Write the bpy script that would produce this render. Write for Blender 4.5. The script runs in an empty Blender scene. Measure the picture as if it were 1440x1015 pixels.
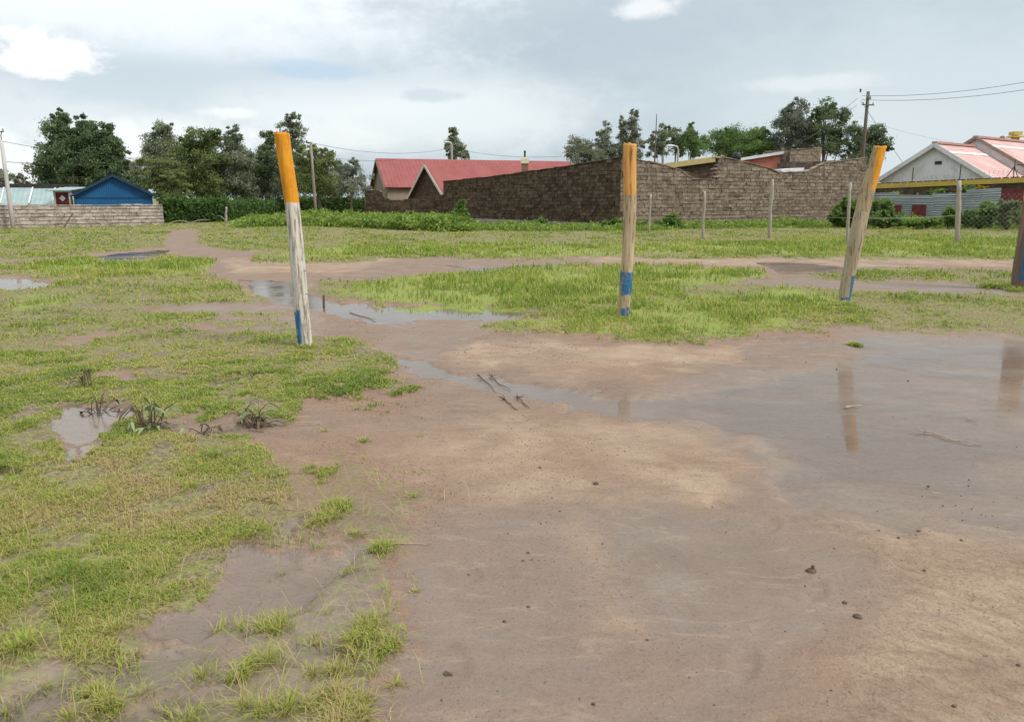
import bpy, math, random
import numpy as np
from mathutils import Vector, Matrix

random.seed(7)
rng = np.random.default_rng(11)
PI = math.pi
scene = bpy.context.scene
COL = scene.collection

# ------------------------------------------------------------------ camera
F = 1109.0                                   # focal length in photo pixels (photo 1440 x 1015)
H0 = 1.55                                    # eye height
HORIZON = 280.0
PITCH = math.atan((507.5 - HORIZON) / F)
CP, SP = math.cos(PITCH), math.sin(PITCH)
cam_d = bpy.data.cameras.new('camera')
cam_d.sensor_width = 36.0
cam_d.lens = 36.0 * F / 1440.0
cam_d.clip_start = 0.05
cam_d.clip_end = 6000
cam = bpy.data.objects.new('camera', cam_d)
COL.objects.link(cam)
cam.location = (0, 0, H0)
cam.rotation_euler = (PI / 2 - PITCH, 0, 0)
scene.camera = cam


def ray(px, py):
    a, b = px - 720.0, 507.5 - py
    return Vector((a, F * CP + b * SP, -F * SP + b * CP))


def G(px, py, z=0.0):
    """ground point seen at a photo pixel"""
    d = ray(px, py)
    t = (z - H0) / d.z
    return Vector((d.x * t, d.y * t, z))


def V(px, py, Y):
    """point at depth Y seen at a photo pixel"""
    d = ray(px, py)
    t = Y / d.y
    return Vector((d.x * t, Y, H0 + d.z * t))


def project(X, Y, Z=0.0):
    z = Z - H0
    dep = Y * CP - z * SP
    up = Y * SP + z * CP
    dep = np.maximum(dep, 0.05)
    return 720 + F * X / dep, 507.5 - F * up / dep


# ------------------------------------------------------------------ numpy noise
def _hash(ix, iy, seed):
    h = (ix.astype(np.int64) * 374761393 + iy.astype(np.int64) * 668265263 + seed * 1442695041) & 0xFFFFFFFF
    h = ((h ^ (h >> 13)) * 1274126177) & 0xFFFFFFFF
    h = (h ^ (h >> 16)) & 0xFFFFFF
    return h / float(0xFFFFFF)


def vnoise(x, y, seed=0):
    x = np.asarray(x, float); y = np.asarray(y, float)
    ix, iy = np.floor(x), np.floor(y)
    fx, fy = x - ix, y - iy
    fx = fx * fx * (3 - 2 * fx); fy = fy * fy * (3 - 2 * fy)
    a = _hash(ix, iy, seed); b = _hash(ix + 1, iy, seed)
    c = _hash(ix, iy + 1, seed); d = _hash(ix + 1, iy + 1, seed)
    return (a * (1 - fx) + b * fx) * (1 - fy) + (c * (1 - fx) + d * fx) * fy


def fbm(x, y, octv=4, seed=0, gain=0.5):
    s = 0; amp = 1; tot = 0
    for i in range(octv):
        s = s + amp * vnoise(x * 2 ** i + 13.7 * i, y * 2 ** i - 7.1 * i, seed + i)
        tot += amp; amp *= gain
    return s / tot


def sstep(a, b, x):
    t = np.clip((x - a) / (b - a), 0, 1)
    return t * t * (3 - 2 * t)


# ------------------------------------------------------------------ object helpers
def tag(o, label=None, cat=None, group=None, kind=None):
    if label: o['label'] = label
    if cat: o['category'] = cat
    if group: o['group'] = group
    if kind: o['kind'] = kind
    return o


def empty(name, loc, label, cat, group=None):
    o = bpy.data.objects.new(name, None)
    o.empty_display_size = 0.3
    COL.objects.link(o)
    o.location = loc
    return tag(o, label, cat, group)


def link_mesh(name, me, mat, parent=None, smooth=False):
    o = bpy.data.objects.new(name, me)
    COL.objects.link(o)
    mats = mat if isinstance(mat, (list, tuple)) else [mat]
    for m in mats:
        me.materials.append(m)
    if smooth:
        me.polygons.foreach_set('use_smooth', np.ones(len(me.polygons), bool))
    if parent is not None:
        o.parent = parent
    return o


def fast_mesh(name, Vv, Ff, attrs=None):
    """Vv (n,3), Ff (m,k) numpy -> mesh; attrs: name -> (domain, array)"""
    me = bpy.data.meshes.new(name)
    n, (m, k) = len(Vv), Ff.shape
    me.vertices.add(n)
    me.vertices.foreach_set('co', np.ascontiguousarray(Vv, np.float32).ravel())
    me.loops.add(m * k)
    me.loops.foreach_set('vertex_index', np.ascontiguousarray(Ff, np.int32).ravel())
    me.polygons.add(m)
    me.polygons.foreach_set('loop_start', np.arange(0, m * k, k, dtype=np.int32))
    me.update(calc_edges=True)
    for nm, (dom, arr) in (attrs or {}).items():
        a = me.attributes.new(nm, 'FLOAT', dom)
        a.data.foreach_set('value', np.ascontiguousarray(arr, np.float32))
    return me


class MB:
    """collects shapes; build() links them as ONE mesh object"""
    def __init__(s):
        s.v = []; s.f = []; s.uv = []; s.tone = []

    def face(s, pts, uv=None, tone=0.5):
        i = len(s.v)
        s.v += [tuple(p) for p in pts]
        s.f.append(tuple(range(i, i + len(pts))))
        s.uv.append(uv or [(0, 0)] * len(pts))
        s.tone.append(tone)

    def hexa(s, b, t, tone=0.5):
        """b, t: four bottom and four top corners, counter-clockwise"""
        i = len(s.v)
        s.v += [tuple(p) for p in b] + [tuple(p) for p in t]
        for q in ((3, 2, 1, 0), (4, 5, 6, 7), (0, 1, 5, 4), (1, 2, 6, 5), (2, 3, 7, 6), (3, 0, 4, 7)):
            s.f.append(tuple(i + k for k in q))
            s.uv.append([(0, 0)] * 4); s.tone.append(tone)

    def box(s, c, ax, ay, az, tone=0.5):
        c, ax, ay, az = Vector(c), Vector(ax) / 2, Vector(ay) / 2, Vector(az) / 2
        b = [c - ax - ay - az, c + ax - ay - az, c + ax + ay - az, c - ax + ay - az]
        s.hexa(b, [p + 2 * az for p in b], tone)

    def beam(s, p, q, w, h, tone=0.5, up=Vector((0, 0, 1))):
        p, q = Vector(p), Vector(q)
        d = (q - p).normalized()
        if abs(d.dot(up)) > 0.99: up = Vector((0, 1, 0))
        x = d.cross(up).normalized(); y = x.cross(d)
        s.box((p + q) / 2, x * w, (q - p), y * h, tone)

    def slab(s, p0, p1, p2, p3, th, tone=0.5):
        """p0->p1 along eave, p3,p2 along ridge; th thickness under it; UV in metres"""
        p = [Vector(a) for a in (p0, p1, p2, p3)]
        n = (p[1] - p[0]).cross(p[3] - p[0]).normalized() * th
        L, S = (p[1] - p[0]).length, (p[3] - p[0]).length
        s.face(p, [(0, 0), (L, 0), (L, S), (0, S)], tone)
        q = [a - n for a in p]
        s.face(q[::-1], [(0, S), (L, S), (L, 0), (0, 0)], tone)
        for a in range(4):
            b = (a + 1) % 4
            s.face([p[a], q[a], q[b], p[b]], None, tone)

    def tube(s, pts, rad, n=8, tone=0.5, cap=True):
        pts = [Vector(p) for p in pts]
        rs = rad if isinstance(rad, (list, tuple)) else [rad] * len(pts)
        base = len(s.v)
        for i, p in enumerate(pts):
            d = (pts[min(i + 1, len(pts) - 1)] - pts[max(i - 1, 0)]).normalized()
            up = Vector((0, 0, 1)) if abs(d.z) < 0.9 else Vector((0, 1, 0))
            x = d.cross(up).normalized(); y = d.cross(x)
            for k in range(n):
                a = 2 * PI * k / n
                s.v.append(tuple(p + (x * math.cos(a) + y * math.sin(a)) * rs[i]))
        for i in range(len(pts) - 1):
            for k in range(n):
                k2 = (k + 1) % n
                s.f.append((base + i * n + k, base + i * n + k2, base + (i + 1) * n + k2, base + (i + 1) * n + k))
                s.uv.append([(0, 0)] * 4); s.tone.append(tone)
        if cap:
            s.f.append(tuple(base + k for k in range(n))[::-1]); s.uv.append([(0, 0)] * n); s.tone.append(tone)
            e = base + (len(pts) - 1) * n
            s.f.append(tuple(e + k for k in range(n))); s.uv.append([(0, 0)] * n); s.tone.append(tone)

    def ball(s, c, rx, ry, rz, seg=10, ring=7, tone=0.5, jit=0.0):
        c = Vector(c); base = len(s.v)
        for i in range(ring + 1):
            th = PI * i / ring
            for k in range(seg):
                a = 2 * PI * k / seg
                j = 1 + random.uniform(-jit, jit)
                s.v.append((c.x + rx * j * math.sin(th) * math.cos(a), c.y + ry * j * math.sin(th) * math.sin(a), c.z + rz * j * math.cos(th)))
        for i in range(ring):
            for k in range(seg):
                k2 = (k + 1) % seg
                s.f.append((base + i * seg + k, base + (i + 1) * seg + k, base + (i + 1) * seg + k2, base + i * seg + k2))
                s.uv.append([(0, 0)] * 4); s.tone.append(tone)

    def build(s, name, mat, parent=None, smooth=False):
        me = bpy.data.meshes.new(name)
        off = parent.location if parent is not None else Vector((0, 0, 0))
        # a part of a part: take off the whole chain
        p = parent.parent if parent is not None else None
        off = Vector(off)
        while p is not None:
            off += p.location; p = p.parent
        me.from_pydata([(v[0] - off.x, v[1] - off.y, v[2] - off.z) for v in s.v], [], s.f)
        ul = me.uv_layers.new(name='UVMap')
        flat = [c for f in s.uv for uv in f for c in uv]
        ul.data.foreach_set('uv', flat)
        a = me.attributes.new('tone', 'FLOAT', 'FACE')
        a.data.foreach_set('value', s.tone)
        me.update()
        return link_mesh(name, me, mat, parent, smooth)


# ------------------------------------------------------------------ material helpers
class NT:
    def __init__(s, nt):
        s.nt = nt; s.n = nt.nodes; s.l = nt.links

    def new(s, typ, **kw):
        n = s.n.new(typ)
        for k, v in kw.items():
            setattr(n, k, v)
        return n

    def put(s, sock, v):
        if isinstance(v, bpy.types.NodeSocket):
            s.l.new(v, sock)
        elif v is not None:
            if isinstance(v, (tuple, list)) and len(v) == 3 and len(sock.default_value) == 4:
                v = (*v, 1)
            sock.default_value = v

    def math(s, op, a, b=None, c=None, clamp=False):
        n = s.new('ShaderNodeMath', operation=op, use_clamp=clamp)
        for i, v in enumerate((a, b, c)):
            if v is not None: s.put(n.inputs[i], v)
        return n.outputs[0]

    def vmath(s, op, a, b=None):
        n = s.new('ShaderNodeVectorMath', operation=op)
        s.put(n.inputs[0], a)
        if b is not None: s.put(n.inputs[1], b)
        return n.outputs['Value'] if op in ('LENGTH', 'DOT_PRODUCT', 'DISTANCE') else n.outputs[0]

    def mix(s, f, a, b, blend='MIX'):
        n = s.new('ShaderNodeMix', data_type='RGBA', blend_type=blend)
        s.put(n.inputs[0], f); s.put(n.inputs[6], a); s.put(n.inputs[7], b)
        return n.outputs[2]

    def noise(s, vec, scale, detail=4, rough=0.55, dist=0.0, color=False):
        n = s.new('ShaderNodeTexNoise')
        if vec is not None: s.put(n.inputs['Vector'], vec)
        n.inputs['Scale'].default_value = scale
        n.inputs['Detail'].default_value = detail
        n.inputs['Roughness'].default_value = rough
        n.inputs['Distortion'].default_value = dist
        return n.outputs[1 if color else 0]

    def vor(s, vec, scale, feature='F1', rnd=1.0):
        n = s.new('ShaderNodeTexVoronoi', feature=feature)
        if vec is not None: s.put(n.inputs['Vector'], vec)
        n.inputs['Scale'].default_value = scale
        n.inputs['Randomness'].default_value = rnd
        return n.outputs['Distance']

    def ss(s, x, a, b):
        n = s.new('ShaderNodeMapRange', interpolation_type='SMOOTHSTEP', clamp=True)
        s.put(n.inputs[0], x)
        s.put(n.inputs[1], a); s.put(n.inputs[2], b)
        n.inputs[3].default_value = 0; n.inputs[4].default_value = 1
        return n.outputs[0]

    def lin(s, x, a, b, c, d):
        n = s.new('ShaderNodeMapRange', clamp=True)
        s.put(n.inputs[0], x)
        for i, v in enumerate((a, b, c, d)): s.put(n.inputs[i + 1], v)
        return n.outputs[0]

    def attr(s, name):
        return s.new('ShaderNodeAttribute', attribute_name=name).outputs['Fac']

    def scale(s, vec, sc):
        return s.vmath('MULTIPLY', vec, sc)

    def coord(s, which='Object'):
        return s.new('ShaderNodeTexCoord').outputs[which]

    def xyz(s, vec):
        return s.new('ShaderNodeSeparateXYZ').outputs, vec

    def bump(s, h, strength=0.3, dist=0.01, nrm=None):
        n = s.new('ShaderNodeBump')
        n.inputs['Strength'].default_value = strength
        n.inputs['Distance'].default_value = dist
        s.put(n.inputs['Height'], h)
        if nrm is not None: s.put(n.inputs['Normal'], nrm)
        return n.outputs[0]


def mat_new(name):
    m = bpy.data.materials.new(name)
    m.use_nodes = True
    nt = NT(m.node_tree)
    b = m.node_tree.nodes['Principled BSDF']
    return m, nt, b


def mat_simple(name, c1, c2, scale=6, rough=0.8, bump=0.3, bdist=0.01, stretch=(1, 1, 1), tone=0.0, metal=0.0, dirt=None, dscale=1.2, spec=0.3):
    m, nt, b = mat_new(name)
    co = nt.scale(nt.coord(), stretch)
    n = nt.noise(co, scale, 6, 0.6)
    col = nt.mix(nt.ss(n, 0.3, 0.7), c1, c2)
    if dirt:
        col = nt.mix(nt.math('MULTIPLY', nt.ss(nt.noise(co, dscale, 5, 0.65), 0.48, 0.66), 0.75), col, dirt)
    if tone:
        t = nt.attr('tone')
        k = nt.lin(t, 0, 1, 1 - tone, 1 + tone)
        cmb = nt.new('ShaderNodeCombineXYZ')
        for i in range(3): nt.put(cmb.inputs[i], k)
        col = nt.mix(1.0, col, cmb.outputs[0], 'MULTIPLY')
    nt.put(b.inputs['Base Color'], col)
    b.inputs['Roughness'].default_value = rough
    b.inputs['Metallic'].default_value = metal
    b.inputs['Specular IOR Level'].default_value = spec
    if bump:
        h = nt.noise(co, scale * 3, 6, 0.65)
        nt.put(b.inputs['Normal'], nt.bump(h, bump, bdist))
    return m


def mat_leaf(name, dark, light, trans=0.42, third=None):
    m, nt, b = mat_new(name)
    t = nt.attr('tone')
    col = nt.mix(nt.ss(t, 0.1, 0.9), dark, light)
    if third:
        col = nt.mix(nt.ss(t, 0.9, 1.0), col, third)
    nt.put(b.inputs['Base Color'], col)
    b.inputs['Roughness'].default_value = 0.6
    b.inputs['Specular IOR Level'].default_value = 0.25
    tr = nt.new('ShaderNodeBsdfTranslucent')
    nt.put(tr.inputs[0], col)
    mx = nt.new('ShaderNodeMixShader')
    mx.inputs[0].default_value = trans
    nt.l.new(b.outputs[0], mx.inputs[1]); nt.l.new(tr.outputs[0], mx.inputs[2])
    nt.l.new(mx.outputs[0], nt.n['Material Output'].inputs[0])
    return m


# ------------------------------------------------------------------ ground layout (corner pixels of each patch, carried to the ground)
MUD = [
    ([(545, 1060), (560, 960), (592, 900), (585, 840), (560, 800), (600, 760), (575, 735), (605, 705), (590, 665), (545, 640), (520, 612), (470, 640), (405, 640), (375, 615), (385, 585), (440, 562), (520, 560), (580, 540), (553, 508), (545, 486), (487, 469), (440, 466), (420, 430), (540, 440), (757, 437), (733, 445), (695, 453), (688, 464), (712, 470), (792, 475), (851, 472), (912, 480), (1009, 482), (1053, 472), (1138, 472), (1194, 464), (1263, 464), (1319, 470), (1363, 464), (1440, 470), (1900, 472), (2600, 1060)], 5),
    ([(187, 440), (233, 432), (370, 428), (430, 428), (440, 460), (400, 446), (367, 446), (253, 444)], 3),
    ([(290, 372), (310, 368), (345, 362), (360, 370), (480, 371), (574, 366), (733, 364), (876, 360), (1061, 366), (1094, 364), (1263, 364), (1445, 369), (1800, 372), (1800, 386), (1445, 381), (1263, 377), (1150, 379), (1061, 375), (876, 372), (782, 374), (723, 379), (685, 384), (608, 388), (549, 396), (470, 398), (440, 405), (470, 425), (430, 432), (345, 402), (283, 388)], 3),
    ([(233, 343), (240, 325), (262, 321), (278, 323), (283, 343), (310, 350), (367, 352), (350, 362), (310, 370), (240, 362), (165, 369), (125, 363), (45, 369), (-200, 376), (-200, 363), (45, 362), (120, 357), (240, 351)], 2.5),
    ([(-200, 390), (40, 390), (85, 402), (60, 412), (-200, 418)], 3),
    ([(1061, 400), (1142, 386), (1222, 390), (1303, 394), (1380, 402), (1440, 409), (1700, 410), (1700, 424), (1440, 418), (1263, 417), (1202, 413), (1142, 409), (1080, 410)], 3),
    ([(60, 474), (133, 465), (283, 457), (400, 450), (400, 458), (213, 469), (133, 477)], 3),
    ([(270, 530), (320, 519), (370, 520), (340, 535), (290, 538)], 4),
    ([(60, 523), (140, 514), (217, 516), (150, 528)], 4),
    ([(50, 575), (90, 558), (150, 560), (204, 563), (198, 594), (152, 610), (120, 630), (76, 616)], 4),
    ([(85, 634), (130, 623), (140, 632), (100, 643)], 4),
    ([(-60, 652), (20, 646), (26, 656), (-60, 668)], 4),
    ([(210, 590), (300, 575), (390, 580), (390, 620), (300, 606), (240, 604)], 6),
    ([(195, 880), (235, 848), (300, 838), (325, 800), (345, 778), (420, 770), (435, 788), (520, 775), (550, 800), (495, 820), (475, 850), (440, 865), (330, 876), (300, 890), (230, 896)], 16),
    ([(1061, 372), (1110, 378), (1160, 382), (1120, 392), (1061, 404), (1000, 404), (1040, 398), (1100, 388)], 3),
]
MUD += [([(332, 392), (345, 386), (415, 392), (425, 400), (475, 418), (520, 423), (610, 425), (690, 425), (755, 429), (770, 439), (700, 452), (590, 456), (430, 446), (380, 428), (350, 411)], 3)]
SPARSE = [   # thin, broken turf over mud
    ([(-80, 985), (60, 935), (150, 905), (205, 870), (330, 855), (480, 835), (560, 825), (600, 1060), (-80, 1060)], 25),
    ([(380, 640), (540, 600), (640, 640), (640, 800), (480, 790), (420, 730)], 30),
    ([(400, 700), (560, 690), (620, 900), (480, 860), (380, 800)], 30),
]
WATER = [
    ([(-200, 393), (40, 392), (80, 402), (56, 410), (-200, 415)], 3),
    ([(340, 392), (410, 396), (418, 403), (469, 422), (515, 427), (608, 429), (685, 429), (748, 433), (756, 439), (695, 447), (594, 449), (535, 450), (488, 442), (430, 434), (390, 426), (360, 409)], 3),
    ([(556, 504), (587, 504), (643, 523), (695, 534), (733, 541), (817, 551), (900, 555), (1000, 558), (1000, 588), (900, 582), (782, 571), (733, 562), (688, 553), (643, 539), (594, 522), (556, 512)], 5),
    ([(900, 556), (1000, 547), (1100, 522), (1200, 500), (1176, 480), (1194, 467), (1263, 467), (1440, 474), (1900, 478), (2300, 760), (1440, 745), (1335, 741), (1298, 744), (1232, 728), (1205, 712), (1110, 710), (1088, 690), (1095, 650), (1060, 622), (980, 600), (900, 585)], 34),
    ([(56, 576), (90, 562), (150, 564), (198, 566), (192, 590), (150, 606), (120, 624), (80, 612)], 6),
    ([(90, 634), (130, 625), (135, 632), (100, 640)], 4),
    ([(-60, 654), (18, 648), (22, 655), (-60, 665)], 4),
    ([(120, 361), (180, 355), (240, 352), (235, 358), (170, 367), (150, 366)], 2.5),
    ([(619, 372), (657, 373), (723, 376), (720, 380), (685, 383)], 2.5),
    ([(1061, 368), (1142, 370), (1210, 376), (1190, 384), (1100, 384)], 3),
    ([(280, 530), (320, 521), (362, 521), (335, 534), (292, 536)], 4),
    ([(205, 880), (240, 852), (305, 842), (330, 802), (350, 781), (420, 774), (432, 792), (515, 780), (535, 800), (485, 815), (468, 845), (435, 860), (330, 872), (300, 885), (230, 890)], 22),
]
WATER += [
    ([(-40, 990), (40, 960), (140, 925), (200, 905), (300, 898), (330, 930), (240, 960), (150, 965), (90, 1000), (60, 1040), (-40, 1040)], 26),
    ([(130, 1000), (230, 975), (320, 985), (330, 1040), (120, 1040)], 22),
    ([(420, 900), (520, 895), (530, 940), (440, 930)], 22),
    ([(380, 760), (420, 730), (440, 740), (420, 770)], 10),
]
WET = [
    ([(590, 770), (700, 720), (850, 700), (1100, 690), (1250, 745), (1170, 860), (1080, 960), (1000, 1080), (560, 1080), (585, 900)], 60),
    ([(540, 440), (760, 440), (700, 475), (640, 500), (560, 530), (540, 480)], 12),
    ([(900, 540), (1100, 490), (1200, 470), (1900, 470), (2300, 800), (1440, 770), (1230, 745), (1080, 720), (1050, 650), (900, 600)], 30),
    ([(230, 430), (440, 395), (460, 460), (240, 446)], 6),
    ([(1040, 405), (1142, 386), (1440, 405), (1440, 420), (1142, 412)], 5),
    ([(-80, 985), (150, 905), (330, 855), (560, 770), (600, 1060), (-80, 1060)], 20),
]
DRY = [
    ([(632, 508), (650, 497), (747, 489), (900, 486), (1060, 489), (1000, 512), (900, 522), (799, 539), (695, 526)], 18),
    ([(560, 600), (700, 580), (800, 583), (900, 590), (1060, 628), (1080, 660), (1030, 694), (930, 684), (830, 696), (700, 690), (640, 670), (560, 640)], 45),
    ([(760, 630), (870, 655), (1010, 678), (1000, 694), (900, 690), (800, 662)], 9),
    ([(1225, 735), (1330, 744), (1700, 750), (1800, 1080), (1120, 1080), (1190, 900), (1240, 800)], 70),
    ([(800, 720), (856, 725), (930, 870), (870, 880)], 40),
    ([(290, 366), (560, 366), (470, 386), (340, 386)], 6),
    ([(800, 361), (1440, 366), (1440, 374), (900, 370)], 4),
]
RIPPLE = [([(1225, 760), (1330, 760), (1700, 770), (1800, 1080), (1120, 1080), (1190, 900), (1240, 820)], 60)]
LUSH = [
    ([(480, 412), (560, 398), (720, 384), (880, 372), (1080, 376), (1090, 392), (960, 404), (900, 420), (760, 430), (560, 428)], 10),
    ([(700, 460), (900, 420), (1100, 412), (1200, 430), (1100, 470), (900, 474)], 15),
    ([(360, 366), (500, 345), (900, 345), (1440, 330), (1440, 362), (900, 358), (600, 362)], 8),
    ([(30, 380), (120, 366), (330, 372), (280, 384), (90, 392)], 8),
    ([(0, 430), (60, 420), (110, 432), (0, 445)], 8),
]


def psdf(px, py, poly, ky=2.2):
    """signed distance to polygon (positive inside); rows weigh more because the view is grazing"""
    P = np.array(poly, float); P[:, 1] *= ky
    y = py * ky
    d2 = np.full(px.shape, 1e12); inside = np.zeros(px.shape, bool)
    n = len(P)
    for i in range(n):
        a, b = P[i], P[(i + 1) % n]
        e = b - a
        wx, wy = px - a[0], y - a[1]
        t = np.clip((wx * e[0] + wy * e[1]) / (e @ e + 1e-9), 0, 1)
        d2 = np.minimum(d2, (wx - t * e[0]) ** 2 + (wy - t * e[1]) ** 2)
        c = (a[1] > y) != (b[1] > y)
        xs = a[0] + (y - a[1]) / (e[1] if abs(e[1]) > 1e-9 else 1e-9) * e[0]
        inside ^= c & (px < xs)
    return np.where(inside, 1, -1) * np.sqrt(d2)


def union(px, py, polys, wob=1.0):
    out = np.zeros(px.shape)
    for poly, soft in polys:
        xs = [p[0] for p in poly]; ys = [p[1] for p in poly]
        m = (px > min(xs) - 40) & (px < max(xs) + 40) & (py > min(ys) - 30) & (py < max(ys) + 30)
        if not m.any(): continue
        s = psdf(px[m], py[m], poly)
        out[m] = np.maximum(out[m], sstep(-soft * wob, soft * wob, s))
    return out


def fields(X, Y):
    px, py = project(X, np.maximum(Y, 0.8))
    w1 = fbm(X * 0.45, Y * 0.45, 7, 3, 0.70) - 0.5
    w2 = fbm(X * 0.45 + 40, Y * 0.45, 7, 19, 0.70) - 0.5
    rag = fbm(X * 3.1 + 11, Y * 3.1, 4, 29, 0.65) - 0.5
    near = np.clip((py - 280) / 300.0, 0.04, 1.3)
    qx = px + (w1 * 190 + rag * 50) * np.clip(near, .2, 1.0)
    qy = py + (w2 * 115 + rag * 34) * near ** 1.4
    mud = union(qx, qy, MUD)
    qx2 = px + (w1 * 120 + rag * 60) * np.clip(near, .2, 1.0); qy2 = py + (w2 * 70 + rag * 34) * near ** 2.0
    mudw = union(qx, qy, MUD[:1] + MUD[13:14], 12.0)
    water = union(qx2, qy2, WATER)
    dry = union(qx, qy, DRY)
    wet = union(qx, qy, WET)
    sparse = union(qx, qy, SPARSE)
    lush = union(qx, qy, LUSH)
    ripple = union(qx, qy, RIPPLE)
    far = Y > 70
    for a in (mud, water, dry, wet, sparse, lush, ripple, mudw):
        a[far] = 0
    return dict(px=px, py=py, mud=mud, water=water, dry=dry, wet=wet, sparse=sparse, lush=lush, ripple=ripple, fringe=np.where(far, 0, union(qx, qy, MUD[:1] + MUD[13:14]) * (1 - mudw)))


WLEVEL = -0.013
DENTS = []
_r = random.Random(5)
for (sx_, sy_, hd_, n_) in ((-.1, 2.5, 1.9, 7), (.9, 2.4, 1.2, 6), (.2, 5.2, .5, 5), (1.9, 2.9, 2.2, 4)):
    for i_ in range(n_):
        DENTS.append((sx_ + math.cos(hd_) * .62 * i_ + (.11 if i_ % 2 else -.11) * math.sin(hd_), sy_ + math.sin(hd_) * .62 * i_ - (.11 if i_ % 2 else -.11) * math.cos(hd_), hd_ + _r.uniform(-.15, .15), _r.uniform(.11, .14)))


def ground_z(X, Y, f):
    big = (fbm(X * 0.25, Y * 0.25, 3, 51) - 0.5) * 0.05
    mid = (fbm(X * 1.7, Y * 1.7, 4, 61) - 0.5) * 0.03
    fine = (fbm(X * 9, Y * 9, 3, 71) - 0.5) * 0.012 * np.clip(1.4 - Y / 14, 0, 1)
    turf = 1 - f['mud']
    z = big * (0.25 + 0.75 * turf) + mid * (0.35 + 0.65 * turf) + fine * (0.35 + 0.8 * turf) + 0.018 * turf * np.clip(Y / 4, .4, 1)
    for (fx_, fy_, fa_, fl_) in DENTS:
        m_ = (np.abs(X - fx_) < .3) & (np.abs(Y - fy_) < .3)
        if m_.any():
            ca, sa = math.cos(fa_), math.sin(fa_)
            u_ = ((X[m_] - fx_) * ca + (Y[m_] - fy_) * sa) / fl_; v_ = (-(X[m_] - fx_) * sa + (Y[m_] - fy_) * ca) / (fl_ * .42)
            q_ = np.sqrt(u_ * u_ + v_ * v_)
            z[m_] = z[m_] + (-.009 * sstep(1.0, .6, q_) + .004 * np.exp(-((q_ - 1.15) / .2) ** 2)) * f['mud'][m_]
    w = f['water']
    z = z * (1 - 0.75 * w) - 0.026 * w - 0.008 * w * (X < 0.5)
    return z


def footing(p):
    """z of the ground under a point"""
    X = np.array([p[0]], float); Y = np.array([p[1]], float)
    return float(ground_z(X, Y, fields(X, Y))[0])


# grid: rows close together near the eye, wide apart toward the horizon
rows = np.concatenate([[-60, -25, -10, -3, 0.2, 1.0], np.geomspace(1.5, 60, 620), np.geomspace(62, 2500, 50)])
cols = np.linspace(-1, 1, 641)
hw = np.where(rows < 1.5, 60 - 0 * rows, 3 + 0.95 * rows)
hw = np.where(rows < 1.5, 4 + 56 * np.clip((1.5 - rows) / 12, 0, 1), hw)
gX = cols[None, :] * hw[:, None]
gY = np.repeat(rows[:, None], len(cols), 1)
ff = fields(gX.ravel(), gY.ravel())
gz = ground_z(gX.ravel(), gY.ravel(), ff)
gz = np.where(gY.ravel() < 1.2, 0, gz)
gV = np.stack([gX.ravel(), gY.ravel(), gz], 1)
R, Cn = gX.shape
idx = np.arange(R * Cn).reshape(R, Cn)
gF = np.stack([idx[:-1, :-1].ravel(), idx[:-1, 1:].ravel(), idx[1:, 1:].ravel(), idx[1:, :-1].ravel()], 1)
attrs = {k: ('POINT', ff[k]) for k in ('mud', 'dry', 'wet', 'sparse', 'lush', 'water', 'ripple', 'fringe')}
g_me = fast_mesh('ground', gV, gF, attrs)


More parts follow.
